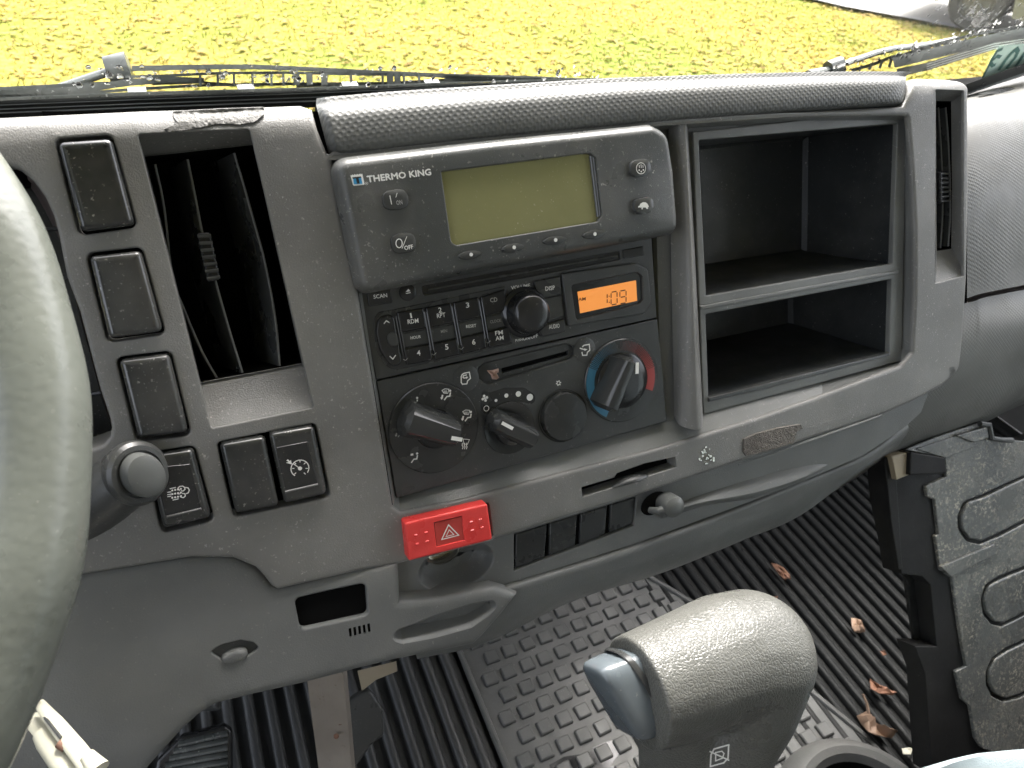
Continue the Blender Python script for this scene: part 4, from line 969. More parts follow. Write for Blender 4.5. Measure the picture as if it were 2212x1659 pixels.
# crumb of leaf in the lever channel
def crumpled(name, pts3, material, label, cat, group=None, amp=.001, seed=1, n=5):
    rnd = random.Random(seed); c = sum((Vector(p) for p in pts3), Vector())/len(pts3); V = [c+Vector((0,0,0))]; ring_n = len(pts3); rr = []
    nrm = (Vector(pts3[1])-Vector(pts3[0])).cross(Vector(pts3[2])-Vector(pts3[1])).normalized()
    for k in range(1, n+1):
        for p in pts3: q = c.lerp(Vector(p), k/n); q += nrm*rnd.uniform(-amp, amp); rr.append(q)
    V += rr; F_ = [(0, 1+i, 1+(i+1) % ring_n) for i in range(ring_n)]
    for k in range(n-1):
        for i in range(ring_n): F_.append((1+k*ring_n+i, 1+(k+1)*ring_n+i, 1+(k+1)*ring_n+(i+1) % ring_n, 1+k*ring_n+(i+1) % ring_n))
    o = from_data(name, V, F_, material, sharp=30); md = o.modifiers.new('t', 'SOLIDIFY'); md.thickness = .0004
    return tag(o, label, cat, group)
crumpled('leaf_scrap', [DASH.at(*Ee(x, y), CWl+.001) for x, y in ((955,748),(985,745),(1020,735),(1028,750),(1010,760),(1028,790),(1015,802),(990,800),(975,775))], 'pink_leaf', 'tiny crumpled dry leaf scrap in the heater lever slot', 'leaf', amp=.0014, seed=3, n=3)
# grey smear below the vent right of the card slot stays plain

# ------------------------------------------------------------------ steering wheel (fitted circle), stalk
SWc = CAM + Vector((-.2690, .2419, -.1589)); tl = .6809
wn = Vector((0, -math.sin(tl), math.cos(tl))); wa = wn.cross(Vector((1,0,0))).normalized(); wb = wn.cross(wa)
wh = thing('steering_wheel', 'worn grey-green leather steering wheel rim at the left edge', 'steering wheel', SWc)
def torus(name, Rr, r, material, parent, NS=220, ns=28):
    V, F_ = [], []
    for i in range(NS):
        t = 2*math.pi*i/NS; d = wa*math.cos(t)+wb*math.sin(t); rr = r*(1+.025*math.sin(t*22)+.02*math.sin(t*9))
        for j in range(ns): a = 2*math.pi*j/ns; V.append(SWc+d*(Rr+rr*math.cos(a))+wn*rr*math.sin(a))
    for i in range(NS):
        for j in range(ns): F_.append((i*ns+j, i*ns+(j+1) % ns, ((i+1) % NS)*ns+(j+1) % ns, ((i+1) % NS)*ns+j))
    return from_data(name, V, F_, material, parent, weld=1e-7)
torus('rim', .205, .0165, 'wheel_leather', wh)
mb = MB()
for k in range(3):
    t = math.pi*(.5+2*k/3)+math.pi/2; d = wa*math.cos(t)+wb*math.sin(t); mb.tube([SWc-wn*.03, SWc-wn*.025+d*.09, SWc+d*.197], [.03,.02,.015], 14, flat=.5)
mb.build('spoke', 'stalk_plastic', wh)
mb = MB(); mb.tube([SWc-wn*.06, SWc-wn*.02, SWc-wn*.008, SWc-wn*.004], [.055,.06,.052,.03], 32); mb.build('hub', 'stalk_plastic', wh)
st = thing('column_stalk', 'black column stalk with a round grey push button at its end', 'stalk', P(200, 1080, .34))
mb = MB(); mb.tube([P(20,1240,.39), P(100,1175,.368), P(180,1100,.350), P(276,1028,.342)], [.027,.0235,.0180,.0140], 36); mb.build('lever', 'stalk_plastic', st)
ax = (P(318,1030,.322)-P(225,1062,.345)).normalized(); c0 = P(268,1030,.334)
def around(c, prof, material, name, parent, seg=44, sx=1.0, up=Vector((0,0,1))):
    a = ax.cross(up).normalized(); b = a.cross(ax); V, F_ = [], []
    for r_, w in prof:
        for j in range(seg): t = 2*math.pi*j/seg; V.append(c+ax*w+a*(r_*sx*math.cos(t))+b*(r_*math.sin(t)))
    for i in range(len(prof)-1):
        for j in range(seg): F_.append((i*seg+j, i*seg+(j+1) % seg, (i+1)*seg+(j+1) % seg, (i+1)*seg+j))
    F_.append(tuple(range(seg))[::-1]); F_.append(tuple((len(prof)-1)*seg+j for j in range(seg)))
    return from_data(name, V, F_, material, parent, sharp=30)
ax = (cr*.76-cu*.06-cf*.62).normalized()
around(P(290,1020,.340), [(.0118,-.010),(.0140,-.004),(.0158,0),(.0162,.003),(.0158,.0055),(.0142,.0072),(.0118,.0074),(.0115,.006)], 'stalk_plastic', 'collar', st, sx=.9)
around(P(290,1020,.340)+ax*.0060, [(.0112,-.002),(.0112,.0060),(.0104,.0078),(.0088,.0083),(.0030,.0084)], 'hook_plastic', 'push_button', st, sx=.78)
# cream plastic piece at lower left
cr_ = thing('cream_connector', 'cream plastic connector tube with brown socket hanging below the steering wheel', 'connector', P(150, 1640, .315))
mb = MB(); mb.tube([P(98,1578,.327), P(112,1596,.325), P(150,1650,.319), P(215,1735,.311)], [.0055,.0066,.0068,.0068], 20, flat=.8); mb.build('barrel', 'cream_plastic', cr_)
mb = MB(); mb.tube([P(84,1518,.329), P(120,1562,.323), P(165,1618,.317), P(230,1705,.309)], [.0022,.0034,.0040,.0042], 12, flat=.6); mb.build('flange', 'cream_plastic', cr_)
mb = MB(); mb.tube([P(66,1550,.331), P(92,1578,.328)], [.0034,.0040], 10, flat=.6); mb.build('neck', 'cream_plastic', cr_)
mb = MB(); mb.tube([P(188,1632,.305), P(214,1664,.302)], [.003,.0045], 14); mb.build('clip', 'cream_plastic', cr_)
mb = MB(); mb.tube([P(127,1604,.3175), P(143,1614,.3175)], [.0022,.0024], 10); mb.build('socket', 'rust_brown', cr_)
mb = MB(); mb.tube([P(90,1470,.325), P(88,1500,.327), P(78,1528,.329), P(105,1560,.321), P(132,1594,.317)], .0007, 8); mb.build('wire', 'black_plastic', cr_)

# ------------------------------------------------------------------ gear lever
gl = thing('gear_lever', 'grey leather gear lever handle with a chrome-blue release button', 'gear lever', P(1520, 1700, .36))
def blob(chain, n=26):
    bm = bmesh.new()
    for (x0, y0, z0, r0), (x1, y1, z1, r1) in zip(chain, chain[1:]):
        for i in range(n):
            t = i/(n-1); rr = r0+(r1-r0)*t; z = z0+(z1-z0)*t; p = P(x0+(x1-x0)*t, y0+(y1-y0)*t, z)
            bmesh.ops.create_icosphere(bm, subdivisions=3, radius=rr*z/FOC, matrix=Matrix.Translation(p))
    return bm
def remeshed(name, bm, vox, material, parent, smooth=8, cut=None, **kw):
    me = bpy.data.meshes.new('tmp'); bm.to_mesh(me); bm.free(); o = bpy.data.objects.new('tmp', me); COL.objects.link(o)
    md = o.modifiers.new('r', 'REMESH'); md.mode = 'VOXEL'; md.voxel_size = vox
    ms = o.modifiers.new('s', 'SMOOTH'); ms.iterations = smooth; ms.factor = .6
    dg = bpy.context.evaluated_depsgraph_get(); dg.update(); m2 = bpy.data.meshes.new_from_object(o.evaluated_get(dg)); bpy.data.objects.remove(o)
    if cut:
        bm = bmesh.new(); bm.from_mesh(m2); r_ = bmesh.ops.bisect_plane(bm, geom=bm.verts[:]+bm.edges[:]+bm.faces[:], plane_co=cut[0], plane_no=cut[1], clear_outer=True)
        ed = [e for e in r_['geom_cut'] if isinstance(e, bmesh.types.BMEdge)]
        bmesh.ops.edgeloop_fill(bm, edges=ed); bm.to_mesh(m2); bm.free()
        o = bpy.data.objects.new('tmp', m2); COL.objects.link(o); md = o.modifiers.new('r', 'REMESH'); md.mode = 'VOXEL'; md.voxel_size = vox
        ms = o.modifiers.new('s', 'SMOOTH'); ms.iterations = 9; ms.factor = .6
        dg = bpy.context.evaluated_depsgraph_get(); dg.update(); m2 = bpy.data.meshes.new_from_object(o.evaluated_get(dg)); bpy.data.objects.remove(o)
    m2.materials.clear(); return link(name, m2, material, parent, sharp=60, **kw)
chain = [(1325,1514,.327,119),(1385,1492,.335,121),(1480,1456,.345,128),(1570,1420,.358,134),(1618,1415,.366,138)]
bm = blob(chain)
b2_ = blob([(1618,1415,.366,138),(1590,1500,.368,132),(1545,1580,.372,128),(1522,1680,.378,134),(1510,1800,.386,138)])
me_ = bpy.data.meshes.new('t2'); b2_.to_mesh(me_); b2_.free(); bm.from_mesh(me_)
b3_ = blob([(1430,1500,.345,92),(1470,1600,.365,92),(1478,1700,.376,96)]); b3_.to_mesh(me_); b3_.free(); bm.from_mesh(me_)
caxis = (P(1300,1520,.325)-P(1480,1452,.345)).normalized()
handle = remeshed('handle', bm, .0011, 'knob_leather', gl, 14, cut=(P(1376,1492,.332), caxis))
# release button: rounded block sliding out of the handle end
bc = P(1374,1495,.334); b_long = (P(1424,1578,.336)-P(1326,1408,.333))*.5; b_short = caxis.cross(b_long).normalized()*.0125
V, F_ = [], []; prof = [(-.012,1.0),(.004,1.0),(.0095,.985),(.0130,.95),(.0148,.87),(.0156,.74),(.0158,.1)]; sg = 40
for w, s in prof:
    for j in range(sg):
        t = 2*math.pi*j/sg; ca, sa = math.cos(t), math.sin(t); ex = 4.6
        x = abs(ca)**(2/ex)*(1 if ca > 0 else -1); y = abs(sa)**(2/ex)*(1 if sa > 0 else -1)
        V.append(bc+caxis*w+b_long*(.95*s*x)+b_short*(s*y))
for i in range(len(prof)-1):
    for j in range(sg): F_.append((i*sg+j, i*sg+(j+1) % sg, (i+1)*sg+(j+1) % sg, (i+1)*sg+j))
F_.append(tuple((len(prof)-1)*sg+j for j in range(sg))); from_data('release_button', V, F_, 'release_chrome', gl, sharp=50)
V, F_ = [], []
for s, w in ((1.0,-.003),(1.04,-.003),(1.05,-.0002),(1.03,.0004),(.99,.0002)):
    for j in range(sg):
        t = 2*math.pi*j/sg; ca, sa = math.cos(t), math.sin(t); x = abs(ca)**(2/3.2)*(1 if ca > 0 else -1); y = abs(sa)**(2/3.2)*(1 if sa > 0 else -1)
        V.append(bc+caxis*w+b_long*(s*x)+b_short*(s*1.06*y))
for i in range(4):
    for j in range(sg): F_.append((i*sg+j, i*sg+(j+1) % sg, (i+1)*sg+(j+1) % sg, (i+1)*sg+j))
from_data('button_collar', V, F_, 'vent_black', gl)
# overdrive emblem printed on the neck: crossed-out D in a parallelogram, cast onto the surface
from mathutils.bvhtree import BVHTree
bvh = BVHTree.FromPolygons([v.co+rootloc(handle) for v in handle.data.vertices], [p.vertices[:] for p in handle.data.polygons])
def cast(x, y, lift=.0003):
    r_ = ray(x, y).normalized(); h = bvh.ray_cast(CAM, r_)
    return (h[0]-r_*lift) if h[0] else P(x, y, .34)
def cast_stroke(pts, wid, mb, closed=False):
    q = [Vector((x, y)) for x, y in pts]
    if closed: q.append(q[0])
    for a, b in zip(q, q[1:]):
        d = (b-a).normalized(); n_ = Vector((-d.y, d.x))*wid/2; a2 = a-d*wid*.4; b2 = b+d*wid*.4; k = 4
        V = []
        for i in range(k+1): p = a2.lerp(b2, i/k); V += [cast(p.x+n_.x, p.y+n_.y), cast(p.x-n_.x, p.y-n_.y)]
        mb.add(V, [(2*i, 2*i+1, 2*i+3, 2*i+2) for i in range(k)])
mb = MB(); I_ = lambda *p: [Ii(*q) for q in p]
cast_stroke(I_((352,1545),(440,1520),(436,1600),(410,1628),(330,1650),(334,1580)), 3.2, mb, True)
cast_stroke(I_((362,1566),(400,1558),(412,1572),(402,1600),(362,1616)), 2.6, mb, True)
cast_stroke(I_((328,1560),(440,1612)), 3.2, mb)
mb.build('emblem', 'print_white', gl, sharp=None)
mb = MB(); cast_stroke(I_((270,1530),(380,1480),(494,1443)), 1.0, mb); cast_stroke(I_((270,1530),(262,1600)), .8, mb); mb.build('emblem_frame', 'hook_plastic', gl, sharp=None)

# ================================================================== FLOOR, MATS, PEDALS
FZ = CAM.z-.85
def FLR(x, y, h=0): r_ = ray(x, y); return CAM + r_*((FZ+h-CAM.z)/r_.z)
o = box_obj('floor', (.35, .0, FZ-.03), (1.0, .80, .02), 'rubber_floor'); o['kind'] = 'structure'
xl, xr = .187, .52
rmat = thing('rubber_mat', 'black ribbed rubber floor mat in front of the driver pedals', 'floor mat', (0, .3, FZ))
box_obj('backing', (-.22, .25, FZ-.006), (.40, .48, .004), 'rubber_floor', rmat)
def ribs(x0, x1, step, y0, y1, parent, h=.006, nm='rib', w=.55, m_='rubber_floor'):
    me = None; k = 0; x = x0
    while x < x1:
        if me is None:
            hw = step*w/2; prof = [(-hw,0),(-hw*.8,h*.8),(-hw*.45,h),(hw*.45,h),(hw*.8,h*.8),(hw,0)]; V = [(a, y, z) for y in (y0, y1) for a, z in prof]; n_ = len(prof)
            me = bpy.data.meshes.new(nm); me.from_pydata(V, [], [(i, i+1, n_+i+1, n_+i) for i in range(n_-1)]+[tuple(range(n_)), tuple(range(2*n_-1, n_-1, -1))]); me.materials.append(MATS[m_]); me.shade_smooth()
        o = bpy.data.objects.new(nm, me); COL.objects.link(o); o.parent = parent; o.location = Vector((x, 0, FZ-.002))-rootloc(parent); x += step; k += 1
ribs(-.28, xl-.012, .0235, -.2, .72, rmat, .009)
pmat = thing('rubber_mat', 'black finely ribbed rubber floor mat littered with dry leaves on the passenger side', 'floor mat', (.9, .3, FZ))
box_obj('backing', (.86, .25, FZ-.006), (.46, .48, .004), 'shaded_rubber', pmat)
ribs(.47, 1.30, .0185, -.2, .72, pmat, .007, m_='shaded_rubber')
smat = thing('studded_mat', 'black rubber mat with rows of raised square studs below the gear lever', 'floor mat', (.36, .3, FZ))
mxy = [(.187,-.15),(.62,-.15),(.605,.16),(.585,.22),(.55,.33),(.50,.42),(.47,.47),(.44,.56),(.187,.56)]
V = [(x, y, FZ+.004) for x, y in mxy]+[(x, y, FZ-.008) for x, y in mxy]; n_ = len(mxy)
from_data('sheet', V, [tuple(range(n_))]+[(i, n_+i, n_+(i+1) % n_, (i+1) % n_) for i in range(n_)], 'rubber_mat', smat, sharp=20)
mb = MB(); pts = [Vector((x, y, FZ+.004)) for x, y in mxy]; mb.tube(pts[1:]+[pts[0]], .004, 8); mb.build('edge_bead', 'rubber_mat', smat)
bm = bmesh.new(); bmesh.ops.create_cube(bm, size=2)
for v in bm.verts: v.co = Vector((v.co.x*.0092*(1 if v.co.z < 0 else .9), v.co.y*.0088*(1 if v.co.z < 0 else .9), v.co.z*.0022))
bmesh.ops.bevel(bm, geom=[e for e in bm.edges if not all(v.co.z < 0 for v in e.verts)], offset=.0012, segments=1, affect='EDGES')
sme = bpy.data.meshes.new('stud'); bm.to_mesh(sme); bm.free(); sme.materials.append(MATS['rubber_mat'])
s0 = FLR(*Hh(1075,1370)); s1 = FLR(*Hh(1300,1275)); dx = (s1.x-s0.x)/2
ra = FLR(*Hh(985,1000)); rb = FLR(*Hh(1065,1370)); dy = (ra.y-rb.y)/3
print('stud spacing', dx, dy, s0, ra)
cnt = 0
for j in range(-9, 9):
    for i in range(-3, 18):
        x = s0.x+(i+(.5 if j % 2 else 0))*dx; y = s0.y+j*dy
        if x < xl+.016 or x > .60 or y < .10 or y > .54: continue
        if not inside(x+.014, y+.008, mxy): continue
        o = bpy.data.objects.new('stud', sme); COL.objects.link(o); o.parent = smat; o.location = Vector((x+random.uniform(-.0005,.0005), y, FZ+.0058))-rootloc(smat); o.rotation_euler = (0, 0, random.uniform(-.04,.04)); cnt += 1
print('studs', cnt)
# wet patch on the mat
wp = [FLR(*Hh(x, y), .0044) for x, y in ((1330,1640),(1420,1590),(1560,1570),(1620,1520),(1720,1490),(1760,1560),(1700,1640),(1800,1720),(1500,1760),(1350,1720))]
o = from_data('wet_patch', wp, [tuple(range(len(wp)))], 'gloss_black', smat)
# gear lever boot base
gb = thing('lever_boot_ring', 'round black rubber boot ring on the studded mat right of the gear lever', 'boot ring', FLR(*Ii(1300,1760)))
gc = FLR(*Ii(1300,1985), .03)
def hring(name, prof, material, parent, c, seg=60, cap=False):
    V = [(c.x+r_*math.cos(2*math.pi*j/seg), c.y+r_*math.sin(2*math.pi*j/seg), c.z+z) for r_, z in prof for j in range(seg)]
    F_ = [(i*seg+j, i*seg+(j+1) % seg, (i+1)*seg+(j+1) % seg, (i+1)*seg+j) for i in range(len(prof)-1) for j in range(seg)]
    if cap: F_.append(tuple((len(prof)-1)*seg+j for j in range(seg)))
    return from_data(name, V, F_, material, parent)
hring('rim', [(.098,-.03),(.094,-.012),(.086,.002),(.078,.006),(.070,.004),(.064,-.004)], 'rubber_mat', gb, gc)
hring('groove', [(.064,-.004),(.060,-.012),(.054,-.014)], 'dark_void', gb, gc)
hring('cap', [(.054,-.014),(.050,.000),(.042,.006),(.001,.008)], 'stalk_plastic', gb, gc, cap=True)
mb = MB(); mb.tube([P(1515,1760,.385), P(1520,1900,.42), gc+Vector((-.02,.0,.02)), gc], [.018,.014,.016,.03], 20); mb.build('shaft', 'stalk_plastic', gl)
# dirty steel arm and pedal
sa = thing('steel_arm', 'dirty bare steel arm coming down below the knee panel', 'arm', P(720, 1560, .60))
mb = MB(); c0, c1_ = P(705,1440,.57), P(735,1720,.66); c1_ = c0+(c1_-c0)*1.75; d = (c1_-c0); X = (P(748,1440,.57)-P(662,1440,.57))*.46; Z = d.cross(X).normalized()*.006; mb.box((c0+c1_)/2, X, d/2, Z); mb.build('bar', 'steel', sa)
mb = MB()
for x, y in ((728,1520),(720,1545),(735,1560),(726,1590)): mb.tube([P(x,y,.598), P(x+1,y+1,.60)], .0022, 8)
mb.build('rust_spot', 'rust_brown', sa)
bb = tag(from_data('beige_bracket', *(lambda V: (V, [(0,1,2,3,4),(9,8,7,6,5)]+[(i, 5+i, 5+(i+1) % 5, (i+1) % 5) for i in range(5)]))([P(*Hh(x,y), .50) for x, y in ((178,1075),(412,1018),(418,1078),(290,1130),(205,1196))]+[P(*Hh(x,y), .54) for x, y in ((178,1075),(412,1018),(418,1078),(290,1130),(205,1196))]), 'beige_plastic', sharp=20), 'small beige plastic bracket under the knee panel beside the steel arm', 'bracket')
pd = thing('brake_pedal', 'wet ribbed rubber brake pedal pad low at the left', 'pedal', P(430, 1640, .70))
PF = Frame(P(420,1620,.70), (1,0,0), (0,.75,.66))
plate('pad', 'gloss_black', [Gg(1085,1472), Gg(1345,1404), Gg(1392,1440), Gg(1398,1760), Gg(900,1830), Gg(940,1620)], 0, soft(.012,.003), fr=PF, r=6, parent=pd)
for i in range(6):
    y = 1500+i*42; mb = MB(); mb.tube([PF.at(*Gg(1070-i*26, y+16), .001), PF.at(*Gg(1366, y-50), .001)], .0032, 8, flat=.8); mb.build('rib', 'wiper_black', pd)
mb = MB(); mb.tube([PF.pt(.02,.03,-.01), PF.pt(.05,.12,-.05), PF.pt(.03,.30,-.02)], .010, 12); mb.build('arm', 'black_plastic', pd)
ap = thing('accelerator_pedal', 'dark accelerator pedal half hidden right of the steel arm', 'pedal', P(820, 1600, .72))
AF = Frame(P(830,1590,.72), (1,0,0), (0,.75,.66))
plate('pad', 'stalk_plastic', [(775,1500),(800,1490),(828,1530),(830,1590),(800,1612),(770,1660),(745,1640),(745,1520)], 0, soft(.012,.003), fr=AF, r=6, parent=ap)
mb = MB(); mb.tube([AF.pt(-.03,.02,-.01), AF.pt(-.03,.10,-.05), AF.pt(-.03,.25,-.04)], .008, 12); mb.build('arm', 'stalk_plastic', ap)

# ------------------------------------------------------------------ dusty grey plastic panel at right
BT = R(35); PV = Vector((0, math.sin(BT), math.cos(BT)))
PN = Frame(P(2050,1300,.66), (1,0,0), PV)
gp = thing('plastic_panel', 'dusty grey moulded plastic panel with rounded ribs leaning in the passenger footwell', 'panel', PN.o)
top_plate = [Mm(1015,402), Mm(1300,290), Mm(1545,205), Mm(1770,135,3), Mm(1845,150,2), Mm(1895,285,2), Mm(2212,315), Mm(2600,160), Ii(2700,1400), Ii(2212,1560), Ii(2060,1575), Ii(1960,1540), Ii(1920,1480),
             Ii(1890,1290), Ii(1842,1250), Ii(1802,1082), Ii(1868,1050), Ii(1838,900), Ii(1782,520), Ii(1712,470), Mm(1345,1400), Mm(1325,1262), Mm(1360,1245), Mm(1320,900), Mm(1245,870), Mm(1232,760), Mm(1440,672), Mm(1425,480), Mm(1085,420)]
def stadium(pts, wmm=.8): return pts
grooves = [([(1815,150),(1850,60),(1960,20),(2130,-60),(2600,-260)], [(2600,-20),(2212,195),(2080,265),(1950,318),(1870,300),(1820,230)]),
           ([(1955,650),(1980,560),(2060,510),(2212,450),(2600,300)], [(2600,600),(2300,700),(2150,780),(2080,812),(2020,800),(1970,740)]),
           ([(1985,1080),(2020,1000),(2100,940),(2212,890),(2600,730)], [(2600,1030),(2300,1180),(2190,1240),(2090,1265),(2020,1230),(1985,1160)])]
hl = []
for a, b in grooves: hl.append(dict(pts=[Ii(*q) for q in a+b], r=9, prof=hole_soft(.0035,.0012)))
plate('face', 'grey_panel', top_plate, 0, soft(.003, .001), hl, fr=PN, parent=gp, r=.8, grid=.02)
for a, b in grooves: plate('raised_pad', 'grey_panel', grow([Ii(*q) for q in a+b], -9), .0004, soft(.0045,.0016), fr=PN, parent=gp, r=8)
plate('backing', 'panel_black', [Mm(818,470), Mm(1015,398), Mm(1300,290), Mm(1760,128), Mm(1850,300), Mm(2212,330), Mm(2600,200), Ii(2700,1500), Ii(1980,1660), Ii(1660,1700), Ii(1620,1100), Ii(1560,930), Ii(1690,930), Ii(1650,560), Ii(1600,510), Ii(1478,495), Ii(1452,330), Ii(1400,60)], -.0032, soft(.02,.001), fr=PN, parent=gp)
for q in ([(1712,452),(2035,318),(2080,362),(1778,512)],):
    plate('flat_rib', 'grey_panel', [Ii(*p) for p in q], .0026, soft(.003,.0007), fr=PN, parent=gp, r=.5)
plate('rib', 'grey_panel', [Mm(1535,262), Mm(1850,170), Mm(1865,280), Mm(1725,330)], .004, soft(.005,.0008), fr=PN, parent=gp, r=.5)
plate('step', 'grey_panel', [Mm(1130,395), Mm(1535,262), Mm(1775,355), Mm(1430,485)], .0012, soft(.002,.0006), fr=PN, parent=gp, r=.5)
plate('clip_block', 'panel_black', [Mm(1080,425), Mm(1425,482), Mm(1442,640), Mm(1070,655)], .010, soft(.012,.0012), fr=PN, parent=gp, r=1)
plate('tan_tab', 'beige_plastic', [Mm(890,465), Mm(1080,422), Mm(1060,655), Mm(938,705)], .006, soft(.009,.0008), fr=PN, parent=gp, r=.6, label='rusty tan end tab')
plate('edge_lip', 'panel_black', [Mm(818,478), Mm(865,465), Mm(940,715), Mm(1000,1600), Mm(960,1600), Mm(880,1100)], .001, soft(.004,.001), fr=PN, parent=gp, r=.6)
mb = MB(); mb.tube([PN.at(*Mm(1770,140), .004), PN.at(*Mm(1860,150), .004), PN.at(*Mm(1890,285), .004), PN.at(*Mm(1990,305), .004), PN.at(*Mm(2090,305), .004)], .0026, 8); mb.build('bent_edge', 'stalk_plastic', gp)
# dark bracket foot of the panel
o = plate('floor_bracket', 'panel_black', [Ii(1480,490), Ii(1600,515), Ii(1660,560), Ii(1720,950), Ii(1560,930), Ii(1500,520)], -.02, soft(.003,.001), fr=PN, parent=gp)
# seat edge
mb_rows = [[P(1990,1700,.50), P(2080,1668,.53), P(2160,1655,.55), P(2300,1645,.58)], [P(1990,1668,.50), P(2080,1642,.53), P(2160,1630,.55), P(2300,1620,.58)], [P(2060,1640,.56), P(2110,1632,.57), P(2160,1626,.58), P(2300,1612,.60)]]
o = loft3('seat_cushion', [[P(1900,1800,.47), P(2060,1760,.49), P(2180,1730,.51), P(2500,1690,.55)], [P(1960,1700,.48), P(2070,1662,.50), P(2170,1645,.52), P(2500,1620,.56)], [P(1985,1668,.49), P(2085,1640,.51), P(2175,1628,.53), P(2500,1600,.57)], [P(2000,1690,.55), P(2090,1665,.56), P(2180,1650,.57), P(2500,1620,.60)]], 'seat_vinyl', sol=.004)
box_obj('base', (.92, -.20, FZ+.16), (.36, .25, .15), 'panel_black', o, bev=.02); box_obj('backrest', (.92, -.42, FZ+.62), (.34, .06, .30), 'seat_vinyl', o, bev=.02)
tag(o, 'edge of a pale blue-grey vinyl seat in the bottom right corner', 'seat')

# ------------------------------------------------------------------ dry leaves on the floor and dash
def fleaf(pts, label, seed, material='dry_leaf', amp=.004, f=Ii, hz_=.012):
    P3 = [FLR(*f(*p), hz_+random.Random(seed+i).uniform(-.004,.006)) for i, p in enumerate(pts)]
    return crumpled('dry_leaf', P3, material, label, 'leaf', 'dry leaves on the passenger floor', amp, seed, 3)
fleaf([(695,430),(730,435),(765,455),(800,495),(815,530),(795,520),(770,525),(745,500),(715,465)], 'curled orange-brown leaf lying on the ribs right of the dash edge', 11)
fleaf([(690,632),(735,627),(728,650),(715,655)], 'tip of an orange leaf peeking out above the gear lever handle', 12)
fleaf([(1175,775),(1200,768),(1235,782),(1255,810),(1258,830),(1230,838),(1195,832),(1178,805)], 'pale pinkish leaf fragment in the middle of the ribbed mat', 13, 'pale_leaf')
fleaf([(1285,1140),(1340,1150),(1400,1180),(1450,1215),(1420,1228),(1350,1200),(1290,1185)], 'long dark brown leaf on the ribs above the crumpled leaf', 14)
fleaf([(1220,1330),(1265,1320),(1290,1350),(1320,1400),(1400,1430),(1440,1450),(1420,1480),(1340,1470),(1280,1440),(1250,1380)], 'crumpled brown leaf with pale stalk near the boot ring', 15, 'pale_leaf', .006)
mb = MB(); mb.tube([FLR(*Ii(1245,1215), .03), FLR(*Ii(1268,1270), .024), FLR(*Ii(1280,1330), .018)], [.0012,.0018,.002], 6); o = mb.build('leaf_stalk', 'pale_leaf'); tag(o, 'thin pale straw stalk standing beside the crumpled brown leaf', 'straw')
fleaf([(1475,1540),(1520,1530),(1548,1545),(1530,1575),(1490,1580)], 'small pale yellow leaf chip beside the boot ring', 16, 'cream_plastic', .002)
fleaf([(1545,608),(1600,600),(1608,640),(1590,648),(1570,620)], 'pink torn leaf scrap close to the grey panel', 17, 'pale_leaf', .002, hz_=.05)
fleaf([(1360,90),(1400,110),(1420,150),(1400,180),(1370,170),(1355,130)], 'rust brown leaf tucked behind the grey panel edge', 18, 'rust_brown', .003, hz_=.06)
fleaf([(1345,955),(1372,950),(1390,975),(1365,985)], 'tiny brown leaf crumb between the ribs', 19, 'dry_leaf', .001)

# ================================================================== WINDSHIELD, WIPERS
WSF = Frame((.3, .56, CAM.z-.2), (1,0,0), (0,-.21,.978))
ws = thing('windshield', 'large clear windshield with water drops along its lower edge', 'windshield', WSF.o)
wsp = [(-1.0,.62),(-.98,-.2),(1.35,-.2),(1.35,.62)]
from_data('pane', [WSF.pt(u-.1, v, 0) for u, v in ((-.75,-.11),(1.15,-.11),(1.15,.75),(-.75,.75))], [(0,1,2,3)], 'windshield_glass', ws)
def strip3(pts, hw0, hw1, w0, w1, mb, fr=WSF):
    """flat bar along pixel polyline, height hw (px) and depth from w0 to w1"""
    q = [Vector(p) for p in pts]; n_ = len(q); V = []
    for i in range(n_):
        t = (q[min(i+1, n_-1)]-q[max(0, i-1)]).normalized(); nn = Vector((-t.y, t.x)); h = hw0+(hw1-hw0)*i/(n_-1)
        for s, w in ((-1,w0),(-1,w1),(1,w1),(1,w0)): p = q[i]+nn*(s*h); V.append(fr.at(p.x, p.y, w))
    F_ = [(i*4+k, i*4+(k+1) % 4, (i+1)*4+(k+1) % 4, (i+1)*4+k) for i in range(n_-1) for k in range(4)]+[(0,1,2,3), tuple((n_-1)*4+k for k in (3,2,1,0))]
    mb.add(V, F_)
sealp = [(-220,250),(0,238),(300,226),(680,212),(1000,198),(1310,186),(1600,182)]
def off(p, d): return [(x, y+d) for x, y in p]
mb = MB(); strip3(off(sealp, 1), 23, 15, -.004, .014, mb); mb.build('seal', 'seal_rubber', ws)
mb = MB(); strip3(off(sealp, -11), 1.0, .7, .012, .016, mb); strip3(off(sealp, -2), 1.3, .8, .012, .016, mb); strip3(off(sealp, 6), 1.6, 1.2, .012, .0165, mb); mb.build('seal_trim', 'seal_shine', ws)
sr = [(2030,212),(2092,190),(2212,147),(2300,110),(2500,10)]
mb = MB(); strip3(sr, 8, 11, -.004, .012, mb); mb.build('seal', 'seal_rubber', ws)
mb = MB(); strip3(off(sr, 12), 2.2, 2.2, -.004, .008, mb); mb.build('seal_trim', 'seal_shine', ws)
# inner cowl behind the dash
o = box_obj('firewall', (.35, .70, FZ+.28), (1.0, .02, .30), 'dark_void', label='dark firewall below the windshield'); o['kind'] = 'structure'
shelf = box_obj('cowl_shelf', (-.06, .555, CAM.z-.240), (.585, .176, .006), 'dark_void', label='dark cowl behind the dash'); shelf['kind'] = 'structure'; shelf.rotation_euler = (-.489, 0, 0)
